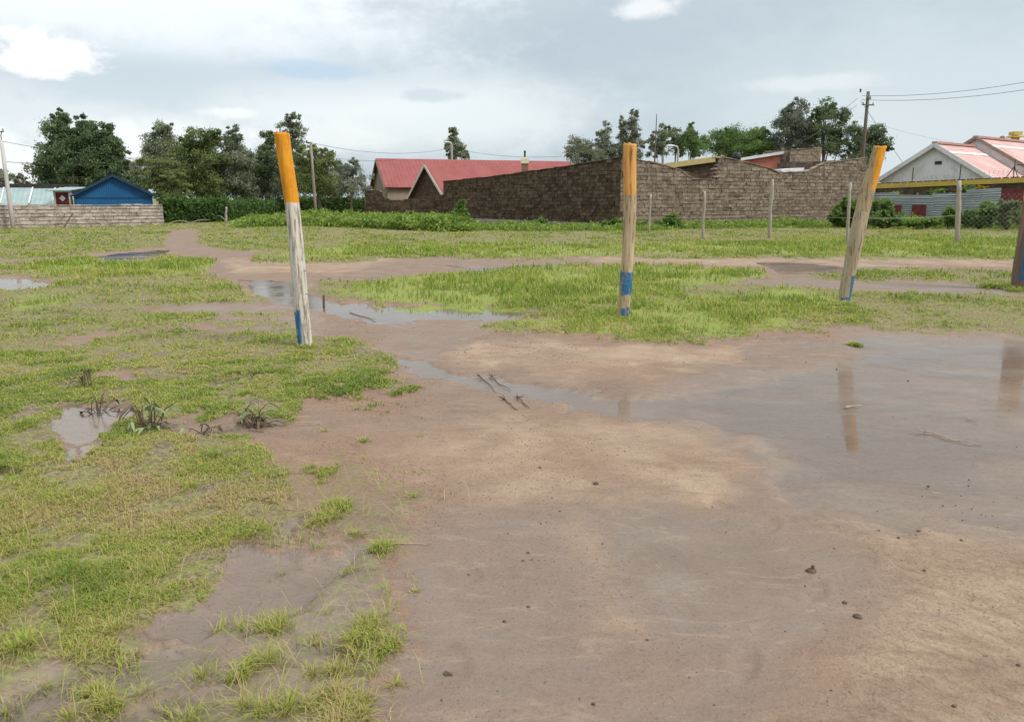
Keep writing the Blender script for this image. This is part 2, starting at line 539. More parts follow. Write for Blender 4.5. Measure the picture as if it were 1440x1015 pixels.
def ground_material():
    m, nt, b = mat_new('wet field soil')
    co = nt.coord('Object')
    mud, dry, wet, sparse, lush, water, ripple, fringe = [nt.attr(k) for k in ('mud', 'dry', 'wet', 'sparse', 'lush', 'water', 'ripple', 'fringe')]
    n1 = nt.noise(co, 0.9, 8, 0.62)
    n2 = nt.noise(co, 7, 8, 0.65)
    n3 = nt.noise(co, 60, 4, 0.7)
    n4 = nt.noise(nt.scale(co, (1, 1.0, 1)), 2.6, 8, 0.7, 0.6)
    ncl = nt.noise(nt.vmath('ADD', co, (31, 7, 0)), 0.55, 6, 0.6)
    # soil
    nm = nt.noise(nt.vmath('ADD', co, (3, 17, 0)), 2.2, 10, 0.68, 0.4)
    nf = nt.noise(nt.scale(co, (1.0, 2.2, 1)), 4.5, 10, 0.72, 1.0)
    nl = nt.noise(nt.vmath('ADD', co, (13, 5, 0)), 0.8, 10, 0.66, 0.8)
    soil = nt.mix(nt.ss(nm, 0.34, 0.66), (0.186, 0.130, 0.094), (0.249, 0.178, 0.128))
    soil = nt.mix(nt.math('MULTIPLY', nt.ss(ncl, 0.45, 0.62), 0.65), soil, (0.249, 0.151, 0.098))
    soil = nt.mix(nt.math('MULTIPLY', nt.ss(nf, 0.50, 0.68), 0.3), soil, (0.167, 0.121, 0.090))
    dryf = nt.math('MULTIPLY', dry, nt.lin(nl, 0.34, 0.58, 0.10, 1.0))
    soil = nt.mix(dryf, soil, nt.mix(nt.ss(nm, 0.35, 0.65), (0.286, 0.195, 0.129), (0.381, 0.278, 0.191)))
    wetf = nt.math('MULTIPLY', wet, nt.lin(nl, 0.38, 0.60, 1.0, 0.30))
    wetf = nt.math('MULTIPLY', wetf, nt.math('SUBTRACT', 1.0, nt.math('MULTIPLY', dryf, 0.8)))
    soil = nt.mix(nt.math('MULTIPLY', wetf, 0.85), soil, nt.mix(nt.ss(nm, 0.36, 0.64), (0.211, 0.171, 0.138), (0.150, 0.112, 0.088)))
    fr_ = nt.math('MULTIPLY', nt.ss(fringe, .05, .5), nt.ss(nt.noise(co, 16, 8, .75), .44, .58))
    soil = nt.mix(nt.math('MULTIPLY', fr_, .7), soil, nt.mix(nt.ss(n2, .4, .6), (0.204, 0.107, 0.068), (0.314, 0.181, 0.118)))
    wat = nt.math('MULTIPLY', nt.ss(water, 0.0, 0.9), nt.lin(nm, .3, .6, .95, .7))
    soil = nt.mix(wat, soil, nt.mix(nt.ss(nl, .35, .65), (0.249, 0.194, 0.153), (0.214, 0.164, 0.129)))
    crumb = nt.math('MULTIPLY', nt.ss(nt.noise(co, 30, 8, .8), .56, .66), nt.ss(nt.noise(nt.vmath('ADD', co, (2, 44, 0)), 1.4, 6, .7), .46, .6))
    soil = nt.mix(nt.math('MULTIPLY', crumb, .55), soil, (0.114, 0.075, 0.052))
    smear = nt.noise(nt.scale(nt.vmath('ADD', co, (0, 12, 0)), (1.0, 3.0, 1)), 2.3, 10, .74, 1.6)
    soil = nt.mix(nt.math('MULTIPLY', nt.ss(smear, .53, .63), .35), soil, (0.328, 0.251, 0.186))
    soil = nt.mix(nt.math('MULTIPLY', nt.ss(smear, .47, .37), .35), soil, (0.153, 0.110, 0.084))
    # grit and grains
    soil = nt.mix(nt.math('MULTIPLY', nt.ss(n3, 0.50, 0.70), 0.5), soil, (0.11, 0.075, 0.053))
    soil = nt.mix(nt.math('MULTIPLY', nt.ss(nt.noise(nt.vmath('ADD', co, (9, 1, 0)), 95, 4, 0.7), 0.56, 0.72), 0.35), soil, (0.42, 0.32, 0.23))
    soil = nt.mix(nt.math('MULTIPLY', nt.ss(n2, 0.58, 0.76), 0.25), soil, (0.34, 0.25, 0.17))
    sp = nt.vor(co, 26)
    spm = nt.math('MULTIPLY', nt.ss(sp, 0.15, 0.06), nt.ss(nt.noise(co, 1.7, 3), 0.46, 0.6))
    soil = nt.mix(nt.math('MULTIPLY', spm, 0.85), soil, (0.05, 0.038, 0.03))
    sp2 = nt.vor(nt.vmath('ADD', co, (2.3, 0, 0)), 60)
    soil = nt.mix(nt.math('MULTIPLY', nt.math('MULTIPLY', nt.ss(sp2, 0.2, 0.1), nt.ss(nt.noise(co, 3.1, 3), 0.5, 0.6)), 0.7), soil, (0.07, 0.05, 0.04))
    # thatch under the grass
    nh = nt.noise(co, 34, 8, 0.75); nh2 = nt.noise(nt.vmath('ADD', co, (7, 3, 0)), 13, 8, 0.72)
    th = nt.mix(nt.ss(nh, 0.38, 0.62), (0.105, 0.088, 0.045), (0.270, 0.225, 0.110))
    th = nt.mix(nt.math('MULTIPLY', nt.ss(nh2, 0.45, 0.62), 0.6), th, (0.190, 0.245, 0.050))
    th = nt.mix(nt.math('MULTIPLY', lush, 0.6), th, (0.225, 0.300, 0.045))
    bare = nt.ss(nt.noise(nt.vmath('ADD', co, (5, 91, 0)), 2.2, 8, 0.70), 0.50, 0.60)
    th = nt.mix(nt.math('MULTIPLY', bare, nt.math('SUBTRACT', 0.85, nt.math('MULTIPLY', lush, 0.8))), th, nt.mix(nt.ss(nh, .35, .65), (0.125, 0.095, 0.070), (0.25, 0.19, 0.14)))
    turf = nt.ss(nt.math('ADD', nt.math('SUBTRACT', 1.0, mud), nt.math('MULTIPLY', nt.math('SUBTRACT', nh2, 0.5), 1.6)), 0.40, 0.60)
    turf = nt.math('MULTIPLY', turf, nt.math('SUBTRACT', 1.0, nt.math('MULTIPLY', sparse, nt.lin(nh2, 0.40, 0.62, 1.0, 0.35))))
    col = nt.mix(turf, soil, th)
    nt.put(b.inputs['Base Color'], col)
    r = nt.lin(wetf, 0, 1, 0.78, 0.42)
    r = nt.math('ADD', r, nt.math('MULTIPLY', nt.math('SUBTRACT', n2, 0.5), 0.35))
    r = nt.math('ADD', r, nt.math('MULTIPLY', turf, 0.3), None, True)
    nt.put(b.inputs['Roughness'], r)
    b.inputs['Specular IOR Level'].default_value = 0.35
    hh = nt.math('ADD', nt.math('MULTIPLY', n3, 0.35), nt.math('ADD', n2, nt.math('MULTIPLY', nt.noise(co, 22, 6, 0.7), 0.8)))
    mp = nt.new('ShaderNodeMapping'); mp.inputs['Rotation'].default_value = (0, 0, 0.75)
    nt.put(mp.inputs['Vector'], co)
    rp = nt.noise(nt.scale(mp.outputs[0], (1, 2.3, 1)), 7.5, 7, 0.62, 0.9)
    hh = nt.math('ADD', hh, nt.math('MULTIPLY', nt.math('MULTIPLY', rp, ripple), 3.2))
    hh = nt.math('ADD', hh, nt.math('MULTIPLY', nm, 1.2))
    bstr = nt.math('SUBTRACT', 0.85, nt.math('MULTIPLY', nt.math('MAXIMUM', wetf, wat), 0.6))
    bn = nt.new('ShaderNodeBump'); bn.inputs['Distance'].default_value = 0.018
    nt.put(bn.inputs['Strength'], bstr); nt.put(bn.inputs['Height'], hh)
    nt.put(b.inputs['Normal'], bn.outputs[0])
    return m


ground = link_mesh('ground', g_me, ground_material(), None, True)
tag(ground, kind='structure', label='muddy field of turf and bare wet soil', cat='ground')

# water: flat sheets lying in the hollows
fm = ff['water'].reshape(R, Cn)
yy = gY
inner = (fm > 0.015)
keep = inner[:-1, :-1] | inner[:-1, 1:] | inner[1:, 1:] | inner[1:, :-1]
keep &= (yy[:-1, :-1] > 1.4)
wF = gF[keep.ravel()]
used, inv = np.unique(wF, return_inverse=True)
wV = gV[used].copy()
depth = np.clip(WLEVEL - wV[:, 2], -0.02, 0.05)
wV[:, 2] = WLEVEL
w_me = fast_mesh('water', wV, inv.reshape(-1, 4), {'depth': ('POINT', depth)})


def water_material():
    m, nt, b = mat_new('silty rain water')
    co = nt.coord('Object')
    dep = nt.attr('depth')
    tr = nt.new('ShaderNodeBsdfTransparent')
    gl = nt.new('ShaderNodeBsdfGlossy')
    # still in places, ruffled by the wind in others
    ruf = nt.noise(nt.scale(co, (0.5, 1.4, 1)), 1.1, 6, 0.6, 0.6)
    nt.put(gl.inputs['Roughness'], nt.lin(ruf, 0.42, 0.56, 0.02, 0.16))
    rip = nt.noise(nt.scale(co, (1, 2.2, 1)), 9, 3, 0.5)
    bm = nt.bump(rip, 0.07, 0.006)
    nt.put(gl.inputs['Normal'], bm)
    fr = nt.new('ShaderNodeFresnel'); fr.inputs[0].default_value = 1.36
    film = nt.noise(nt.scale(nt.vmath('ADD', co, (3, 8, 0)), (0.6, 1.0, 1)), 1.1, 6, 0.6, 0.4)
    fac = nt.math('MULTIPLY', fr.outputs[0], nt.ss(dep, 0.0, 0.012))
    px_ = nt.new('ShaderNodeSeparateXYZ'); nt.put(px_.inputs[0], co)
    part = nt.math('MULTIPLY', nt.lin(film, .42, .58, 0, .62), nt.ss(px_.outputs[0], .2, 1.5))
    fac = nt.math('MULTIPLY', fac, nt.math('SUBTRACT', 1.0, part))
    m2 = nt.new('ShaderNodeMixShader')
    nt.put(m2.inputs[0], fac)
    nt.l.new(tr.outputs[0], m2.inputs[1]); nt.l.new(gl.outputs[0], m2.inputs[2])
    nt.l.new(m2.outputs[0], nt.n['Material Output'].inputs[0])
    return m


water = link_mesh('water', w_me, water_material(), None, True)
tag(water, kind='structure', label='shallow muddy rain water in puddles', cat='water')

# ------------------------------------------------------------------ grass
def grass_material():
    m, nt, b = mat_new('grass blades')
    t = nt.attr('tone'); h = nt.attr('rise')
    cr = nt.new('ShaderNodeValToRGB')
    nt.put(cr.inputs[0], t)
    e = cr.color_ramp.elements
    e[0].position = 0.0; e[0].color = (0.120, 0.200, 0.035, 1)
    e[1].position = 1.0; e[1].color = (0.500, 0.390, 0.210, 1)
    for p, c in ((0.25, (0.245, 0.335, 0.050)), (0.5, (0.355, 0.415, 0.075)), (0.72, (0.440, 0.420, 0.125)), (0.86, (0.440, 0.345, 0.165))):
        x = e.new(p); x.color = (*c, 1)
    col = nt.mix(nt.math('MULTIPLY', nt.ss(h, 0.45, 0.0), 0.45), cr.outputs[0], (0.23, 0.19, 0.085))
    nt.put(b.inputs['Base Color'], col)
    b.inputs['Roughness'].default_value = 0.55
    b.inputs['Specular IOR Level'].default_value = 0.25
    tr = nt.new('ShaderNodeBsdfTranslucent'); nt.put(tr.inputs[0], col)
    mx = nt.new('ShaderNodeMixShader'); mx.inputs[0].default_value = 0.38
    nt.l.new(b.outputs[0], mx.inputs[1]); nt.l.new(tr.outputs[0], mx.inputs[2])
    nt.l.new(mx.outputs[0], nt.n['Material Output'].inputs[0])
    return m


M_GRASS = grass_material()


def blades(x, y, z, h, w, lean, tone, az=None):
    n = len(x)
    a = rng.uniform(0, 2 * PI, n) if az is None else az
    fa = a + PI / 2 + rng.normal(0, 0.5, n)
    dx, dy = np.cos(a), np.sin(a)
    wx, wy = np.cos(fa) * w / 2, np.sin(fa) * w / 2
    bx1, bz1 = lean * 0.35 * h, h * 0.55
    bx2, bz2 = lean * h, h * np.clip(1.0 - 0.35 * lean, 0.15, 1)
    root = np.stack([x, y, z - 0.004], 1)
    P = np.empty((n, 5, 3))
    P[:, 0] = root - np.stack([wx, wy, 0 * wx], 1)
    P[:, 1] = root + np.stack([wx, wy, 0 * wx], 1)
    mid = root + np.stack([dx * bx1, dy * bx1, bz1], 1)
    P[:, 2] = mid - np.stack([wx, wy, 0 * wx], 1) * 0.85
    P[:, 3] = mid + np.stack([wx, wy, 0 * wx], 1) * 0.85
    P[:, 4] = root + np.stack([dx * bx2, dy * bx2, bz2], 1)
    base = (np.arange(n) * 5)[:, None]
    T = np.concatenate([base + np.array([[0, 1, 3]]), base + np.array([[0, 3, 2]]), base + np.array([[2, 3, 4]])], 1).reshape(-1, 3)
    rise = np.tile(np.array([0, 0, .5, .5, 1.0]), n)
    return P.reshape(-1, 3), T, np.repeat(tone, 5), rise


def grass_field():
    N = 1700000
    y = np.exp(np.where(rng.uniform(0, 1, N) < .5, rng.uniform(math.log(1.9), math.log(8), N), rng.uniform(math.log(1.9), math.log(62), N)))
    x = rng.uniform(-0.80, 0.80, N) * (y + 0.8)
    f = fields(x, y)
    clump = fbm(x * 2.3, y * 2.3, 4, 101)
    clump_far = fbm(x * 0.5, y * 0.5, 4, 131)
    fine = fbm(x * 9, y * 9, 2, 151)
    small = fbm(x * 6.5 + 3, y * 6.5, 3, 191)
    nearw = np.clip(1.3 - y / 9, 0, 1)
    dens = (1 - f['mud']) * np.clip(0.55 + 2.6 * (clump - 0.44) + nearw * 6.5 * (small - .475), 0.03, 1)
    # tufted, broken turf where it is thin
    tuft = np.clip((fbm(x * 5.5, y * 5.5, 3, 171) - 0.54) * 9, 0, 1)
    dens = np.where(f['sparse'] > 0.05, dens * (1 - f['sparse']) + f['sparse'] * tuft * 0.75 * (1 - f['mud'] * .97), dens)
    dens *= np.where(y > 14, 0.8 + 0.4 * f['lush'], 1)
    dens *= np.where(y > 7, np.clip(.45 + 4 * (fbm(x * .9 + 3, y * .35, 4, 231) - .42), .2, 1), 1)
    dens *= 1 - 0.93 * f['water']
    keep = rng.uniform(0, 1, N) < dens
    x, y = x[keep], y[keep]
    for k in f: f[k] = f[k][keep]
    small_t = fbm(x * 1.3 + 8, y * 1.3, 3, 211)
    clump, clump_far, fine = clump[keep], clump_far[keep], fine[keep]
    n = len(x)
    z = ground_z(x, y, f)
    farf = np.clip((y - 5) / 10, 0, 1)
    hb = 0.020 + 0.036 * farf + 0.05 * farf * f['lush'] + (0.02 + .03 * farf) * np.clip((clump - 0.52) * 3, 0, 1)
    hb = hb + 0.03 * f['sparse'] * (y < 4)
    h = hb * rng.uniform(0.55, 1.5, n)
    w = np.clip(0.0011 * y, 0.0032, 0.05) * rng.uniform(0.7, 1.4, n)
    lean = np.abs(rng.normal(0.95 - .2 * farf, 0.5, n)) * (1 - 0.45 * f['lush'])
    tone = 0.41 + (clump - 0.5) * -0.9 + (clump_far - 0.5) * .75 + (small_t - .5) * .65 + (fine - .5) * .6 + rng.normal(0, 0.17, n) - 0.06 * f['lush']
    tone += 0.10 * np.clip(1 - y / 9, 0, 1)
    straw = rng.uniform(0, 1, n) < (0.14 - 0.08 * farf)
    tone = np.where(straw, rng.uniform(0.75, 1, n), tone)
    tone = np.where(tone < .22, .22 - (.22 - tone) * .35, tone)
    tone = np.clip(tone, 0, 1)
    return blades(x, y, z, h, w, lean, tone)


gp, gt, gtone, grise = grass_field()
# loose straws lying over the near turf, and taller separate tufts near the camera
ex = []


def tuft_at(px, py, n, h, spread, tone, sd=0.1):
    c = G(px, py)
    a = rng.uniform(0, 2 * PI, n)
    r = np.abs(rng.normal(0, spread * .5, n))
    x, y = c.x + np.cos(a) * r, c.y + np.sin(a) * r
    z = np.full(n, footing(c))
    hh = h * rng.uniform(0.3, .9, n)
    ln = np.clip(rng.normal(0.75, 0.35, n), 0.1, 1.6)
    return blades(x, y, z, hh, np.clip(0.0013 * c.y, 0.0034, 0.02) * rng.uniform(0.7, 1.3, n), ln, np.clip(tone + .1 + rng.normal(0, sd, n), 0, 1), a + rng.normal(0, 0.5, n))


for px, py, n, h, s, t in [
    (390, 888, 160, .10, .07, .42), (378, 930, 200, .11, .08, .40), (262, 1006, 190, .12, .08, .42), (286, 955, 120, .09, .06, .42),
    (405, 1000, 220, .12, .10, .40), (345, 995, 150, .11, .09, .40), (440, 948, 110, .08, .06, .45), (495, 945, 80, .06, .05, .42), (555, 915, 80, .06, .05, .45),
    (556, 962, 90, .06, .05, .45), (500, 995, 70, .07, .05, .5), (160, 885, 160, .09, .08, .45), (40, 905, 260, .10, .11, .33), (20, 915, 180, .09, .09, .33),
    (55, 960, 140, .08, .07, .5), (130, 970, 90, .07, .06, .5), (200, 975, 70, .06, .05, .45), (190, 915, 80, .06, .05, .5), (100, 1005, 130, .09, .08, .45),
    (10, 990, 140, .1, .08, .5), (545, 770, 90, .06, .06, .5), (500, 752, 110, .05, .07, .35), (480, 800, 60, .04, .05, .5), (395, 798, 70, .05, .05, .5),
    (585, 832, 60, .04, .03, .55), (580, 700, 70, .05, .06, .35), (510, 620, 90, .05, .06, .35), (455, 606, 60, .04, .05, .45), (590, 612, 50, .03, .05, .45),
    (420, 858, 60, .06, .05, .5), (470, 905, 70, .05, .05, .5), (520, 885, 90, .05, .05, .3), (230, 990, 90, .08, .07, .5), (460, 1005, 120, .09, .08, .42),
    (345, 555, 180, .08, .15, .25), (430, 540, 200, .09, .2, .28), (505, 560, 100, .06, .14, .35), (480, 480, 160, .08, .2, .4), (30, 600, 260, .10, .18, .22), (300, 645, 240, .09, .16, .2),
    (350, 752, 160, .08, .12, .25), (270, 685, 160, .08, .12, .35), (190, 555, 160, .09, .2, .25), (1395, 405, 260, .22, .35, .3), (1432, 410, 160, .25, .25, .3), (1188, 432, 160, .18, .25, .45), (1200, 418, 60, .15, .2, .35),
    (875, 450, 160, .12, .25, .42), (430, 490, 160, .10, .22, .42), (870, 330, 90, .5, .6, .3)]:
    ex.append(tuft_at(px, py, int(n * .8), h * .72, s * 1.1, t + (.10 if py > 740 else 0), .16))
# long pale stalks
N = 2200
y = np.exp(rng.uniform(math.log(2.1), math.log(9), N)); x = rng.uniform(-0.75, 0.05, N) * (y + .5)
f = fields(x, y)
k = rng.uniform(0, 1, N) < (1 - f['mud'] * 0.97) * (1 - .9 * f['water'])
x, y = x[k], y[k]; f = {q: f[q][k] for q in f}
n = len(x)
ex.append(blades(x, y, ground_z(x, y, f), rng.uniform(.06, .19, n), np.full(n, .0026), rng.uniform(0.5, 2.2, n), rng.uniform(.7, 1, n)))
Vs, Ts, To, Ri = [gp], [gt], [gtone], [grise]
off = len(gp)
for p, t, a, b_ in ex:
    Vs.append(p); Ts.append(t + off); To.append(a); Ri.append(b_); off += len(p)
gr_me = fast_mesh('grass', np.concatenate(Vs), np.concatenate(Ts), {'tone': ('POINT', np.concatenate(To)), 'rise': ('POINT', np.concatenate(Ri))})
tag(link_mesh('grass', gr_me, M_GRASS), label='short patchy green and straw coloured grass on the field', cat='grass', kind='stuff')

# one little turf left alone on the mud
p, t, a, b_ = tuft_at(1202, 484, 600, .07, .07, .35)
c = G(1202, 484)
p = p - np.array([c.x, c.y, 0])
o = link_mesh('grass_clump', fast_mesh('grass_clump', p, t, {'tone': ('POINT', a), 'rise': ('POINT', b_)}), M_GRASS)
o.location = (c.x, c.y, 0)
tag(o, 'small lone grass clump standing on the bare flooded mud', 'grass clump')

# crumbs of churned soil, an uncountable litter
N = 60000
y = np.exp(rng.uniform(math.log(2.0), math.log(11), N)); x = rng.uniform(-0.72, 0.80, N) * (y + .3)
f = fields(x, y)
pk = f['mud'] * (1 - f['water']) * (0.05 + 1.0 * np.clip(f['fringe'] * 2, 0, 1) + .55 * f['sparse'] + .25 * f['dry']) * np.clip((fbm(x * 1.6, y * 1.6, 4, 303) - .46) * 6, 0, 1)
k = rng.uniform(0, 1, N) < pk
x, y = x[k], y[k]; f = {q: f[q][k] for q in f}
z = ground_z(x, y, f); n = len(x)
r = rng.uniform(.0018, .0058, n) * np.clip(y / 4, .7, 1.8)
oct_ = np.array([[1, 0, 0], [0, 1, 0], [-1, 0, 0], [0, -1, 0], [0, 0, .8], [0, 0, -.6]])
Pc = np.stack([x, y, z], 1)[:, None, :] + oct_[None] * r[:, None, None] * rng.uniform(.55, 1.3, (n, 6, 1))
tri = np.array([[0, 1, 4], [1, 2, 4], [2, 3, 4], [3, 0, 4], [1, 0, 5], [2, 1, 5], [3, 2, 5], [0, 3, 5]])
Tc = ((np.arange(n) * 6)[:, None, None] + tri[None]).reshape(-1, 3)
m_, nt_, b_ = mat_new('soil crumbs')
nt_.put(b_.inputs['Base Color'], nt_.mix(nt_.attr('tone'), (0.085, 0.055, 0.040), (0.290, 0.180, 0.120)))
b_.inputs['Roughness'].default_value = .85
tag(link_mesh('soil_crumbs', fast_mesh('soil_crumbs', Pc.reshape(-1, 3), Tc, {'tone': ('POINT', np.repeat(rng.uniform(0, 1, n), 6))}), m_), label='scattered crumbs of churned soil on the mud', cat='soil', kind='stuff')

# ------------------------------------------------------------------ foliage
def leaves(centers, radii, per, size, tone0, flat=0.7, droop=0.0, aspect=0.5, tone_sd=0.16, csd=0.16):
    """leaf faces round the given clump centres"""
    n = len(centers)
    C = np.repeat(centers, per, 0); Rr = np.repeat(radii, per)
    d = rng.normal(0, 0.5, (n * per, 3)) * Rr[:, None]
    d[:, 2] *= flat
    c = C + d
    N = len(c)
    u = rng.normal(0, 1, (N, 3)); u[:, 2] -= droop
    u /= np.linalg.norm(u, axis=1)[:, None]
    v = rng.normal(0, 1, (N, 3)); v -= (v * u).sum(1)[:, None] * u
    v /= np.linalg.norm(v, axis=1)[:, None]
    L = size * rng.uniform(0.6, 1.4, N)
    u *= L[:, None] / 2; v *= (L * aspect)[:, None] / 2
    P = np.empty((N, 4, 3))
    P[:, 0] = c - u; P[:, 1] = c + v; P[:, 2] = c + u; P[:, 3] = c - v
    Fq = np.arange(N * 4).reshape(N, 4)
    tn = np.repeat(np.clip(tone0 + rng.normal(0, csd, n), 0, 1), per) + rng.normal(0, tone_sd, N)
    return P.reshape(-1, 3), Fq, np.clip(tn, 0, 0.99)


M_BARK = mat_simple('grey brown bark', (0.13, 0.10, 0.075), (0.22, 0.18, 0.14), 9, 0.9, 0.5, 0.02, (1, 1, .3))
M_BARK_PALE = mat_simple('pale bark', (0.30, 0.26, 0.21), (0.42, 0.38, 0.32), 7, 0.85, 0.3, 0.02, (1, 1, .3))
LEAF = {
    'gum': mat_leaf('dark gum leaves', (0.081, 0.135, 0.062), (0.223, 0.304, 0.142)),
    'silver': mat_leaf('grey green leaves', (0.138, 0.173, 0.105), (0.350, 0.388, 0.250)),
    'grey': mat_leaf('dull grey leaves', (0.150, 0.173, 0.125), (0.375, 0.406, 0.294)),
    'acacia': mat_leaf('olive acacia leaves', (0.114, 0.162, 0.050), (0.294, 0.336, 0.126)),
    'dark': mat_leaf('dark thick leaves', (0.081, 0.124, 0.058), (0.227, 0.286, 0.137)),
    'bright': mat_leaf('fresh green leaves', (0.090, 0.170, 0.034), (0.220, 0.330, 0.068)),
    'hedge': mat_leaf('clipped hedge leaves', (0.050, 0.105, 0.030), (0.140, 0.235, 0.055)),
    'lime': mat_leaf('lime weed leaves', (0.135, 0.225, 0.038), (0.300, 0.390, 0.080)),
    'mid': mat_leaf('mid green leaves', (0.094, 0.171, 0.050), (0.226, 0.330, 0.105)),
    'wilt': mat_leaf('wilting weed leaves', (0.115, 0.150, 0.068), (0.270, 0.330, 0.150), 0.2),
    'wiltbrown': mat_leaf('dead weed leaves', (0.070, 0.048, 0.032), (0.190, 0.135, 0.085), 0.1),
    'red': mat_leaf('yellow flowering leaves', (0.35, 0.24, 0.02), (0.50, 0.36, 0.03)),
}


def crown_clumps(lobes, Y, k, depth=1.0, shell=0.5):
    """lobes in photo pixels (px, py, rx, ry) carried to depth Y"""
    cs, rs = [], []
    s = Y / F
    for lb in lobes:
        px, py, rx, ry = lb[:4]
        c = V(px, py, Y)
        a, b_ = rx * s, ry * s
        n = max(5, int(k * rx * ry / 100))
        d = rng.normal(0, 1, (n, 3)); d /= np.linalg.norm(d, axis=1)[:, None]
        r = rng.uniform(0.05, 1, n) ** shell * rng.uniform(0.78, 1.12, n)
        p = d * r[:, None] * np.array([a, a * depth, b_])
        cs.append(p + np.array(c)); rs.append(np.full(n, 0.24 * min(a, b_) + 0.08 * max(a, b_)))
    return np.concatenate(cs), np.concatenate(rs)


def tree(name, label, Y, base_px, lobes, leaf, leafsize=0.26, k=9, per=60, trunk_r=0.16, bark=None, droop=0.3, aspect=0.45, flat=0.75, cr=1.0, group=None, cat='tree', base_py=None, tone=0.45):
    b = V(base_px, 280, Y)
    root = empty(name, (b.x, Y, 0), label, cat, group)
    full = []
    for (lx, ly, lrx, lry) in lobes:
        full.append((lx, ly, lrx * 1.12, lry * 1.1))
        for _ in range(3):
            aa = random.uniform(0, 2 * PI); kk = random.uniform(.4, .62)
            full.append((lx + math.cos(aa) * lrx * .95, ly + math.sin(aa) * lry * .9, lrx * kk, lry * kk))
    C, Rr = crown_clumps(full, Y, k * .72)
    C[:, 1] += rng.normal(0, .4, len(C))
    P, Fq, tn = leaves(C, Rr * cr * 1.25, int(per * 1.9), leafsize * .66, tone, flat, droop, aspect)
    P = P - np.array([b.x, Y, 0])
    P[:, 2] = np.maximum(P[:, 2], 0.05)
    link_mesh('crown', fast_mesh('crown', P, Fq, {'tone': ('FACE', tn)}), LEAF[leaf], root)
    t = MB()
    top = max((V(l[0], l[1], Y) for l in lobes), key=lambda q: q.z)
    pts, rad = [], []
    for i in range(8):
        f = i / 7
        pts.append(Vector((b.x + (top.x - b.x) * f ** 1.5 + random.uniform(-.08, .08) * (i > 0), Y + random.uniform(-.08, .08) * (i > 0), -0.2 + (top.z + .2) * f)))
        rad.append(trunk_r * (1 - 0.85 * f))
    t.tube(pts, rad, 8)
    for l in lobes:
        q = V(l[0], l[1], Y)
        f = min(0.75, max(0.12, (q.z * 0.55) / max(top.z, .1)))
        i = f * 7; i0 = int(i)
        s0 = pts[i0].lerp(pts[min(i0 + 1, 7)], i - i0)
        q = q + Vector((0, random.uniform(-.5, .5), 0))
        m_ = s0.lerp(q, .5) + Vector((random.uniform(-.15, .15), random.uniform(-.15, .15), -.1))
        t.tube([s0, m_, q], [trunk_r * .5 * (1 - f * .6), trunk_r * .33 * (1 - f * .5), trunk_r * .1], 6)
        for _ in range(4):
            e = q + Vector((random.uniform(-1, 1) * l[2], random.uniform(-1, 1) * l[2], random.uniform(-.6, .9) * l[3])) * (Y / F) * .8
            t.tube([m_.lerp(q, random.uniform(.2, .9)), e], [trunk_r * .16, trunk_r * .05], 5)
    t.build('trunk', bark or M_BARK, root, True)
    return root


def bush(name, label, Y, base_px, lobes, leaf, leafsize=0.16, k=22, per=40, group=None, cat='bush', tone=0.5, cr=0.9):
    b = V(base_px, 280, Y)
    root = empty(name, (b.x, Y, 0), label, cat, group)
    C, Rr = crown_clumps(lobes, Y, k)
    C[:, 2] = np.abs(C[:, 2])
    P, Fq, tn = leaves(C, Rr * cr, per, leafsize, tone, .8, 0.1, .6)
    P = P - np.array([b.x, Y, 0])
    P[:, 2] = np.abs(P[:, 2])
    link_mesh('foliage', fast_mesh('foliage', P, Fq, {'tone': ('FACE', tn)}), LEAF[leaf], root)
    st = MB()
    for l in lobes:
        for _ in range(5):
            q = V(l[0] + random.uniform(-.7, .7) * l[2], l[1] + random.uniform(-.8, .2) * l[3], Y) + Vector((0, random.uniform(-.4, .4), 0))
            q.z = max(q.z, .15)
            p = Vector((b.x, Y, -.05))
            st.tube([p, p.lerp(q, .5) + Vector((random.uniform(-.08, .08), 0, 0)), q], [.022, .015, .006], 5)
    st.build('stems', M_BARK, root, True)
    return root


GT = 'trees in the row behind the hedge'
tree('gum_tree', 'tall broad dark green gum tree towering behind the blue shed', 76, 112,
     [(88, 168, 9, 14), (84, 186, 15, 20), (122, 176, 11, 14), (124, 194, 16, 20), (152, 186, 9, 14), (154, 206, 15, 18), (104, 212, 24, 20), (140, 224, 26, 20), (76, 220, 18, 18), (64, 246, 16, 18), (100, 240, 26, 20), (164, 226, 13, 14), (150, 252, 22, 14), (112, 258, 24, 12), (172, 246, 8, 12)],
     'gum', .34, 11, 70, .4, None, .4)
tree('distant_tree', 'small hazy tree at the left edge behind the roofs', 88, 4, [(2, 250, 12, 9), (-10, 248, 12, 10)], 'grey', .3, 16, 50, .14)
tree('distant_tree', 'small hazy tree between the roofs and the tall gum tree', 90, 22, [(22, 252, 9, 6), (30, 256, 6, 4)], 'grey', .3, 18, 50, .12)
tree('bushy_tree', 'dull bushy tree just right of the tall gum tree', 82, 182, [(180, 238, 14, 16), (192, 250, 13, 14), (172, 254, 12, 10)], 'grey', .3, 14, 55, .16, group=GT)
tree('acacia_tree', 'olive flat layered acacia growing directly beside the blue shed', 60, 222, [(222, 228, 26, 5), (214, 240, 22, 6), (236, 246, 22, 7), (226, 260, 26, 9), (240, 274, 22, 10)], 'acacia', .2, 26, 46, .15, flat=.45, group=GT)
tree('silver_oak_tree', 'grey green pointed tree at the left end of the hedge row', 70, 226, [(229, 184, 11, 14), (220, 204, 17, 16), (236, 210, 18, 20), (226, 236, 26, 22), (240, 256, 26, 22)], 'silver', .27, 11, 55, .2, group=GT)
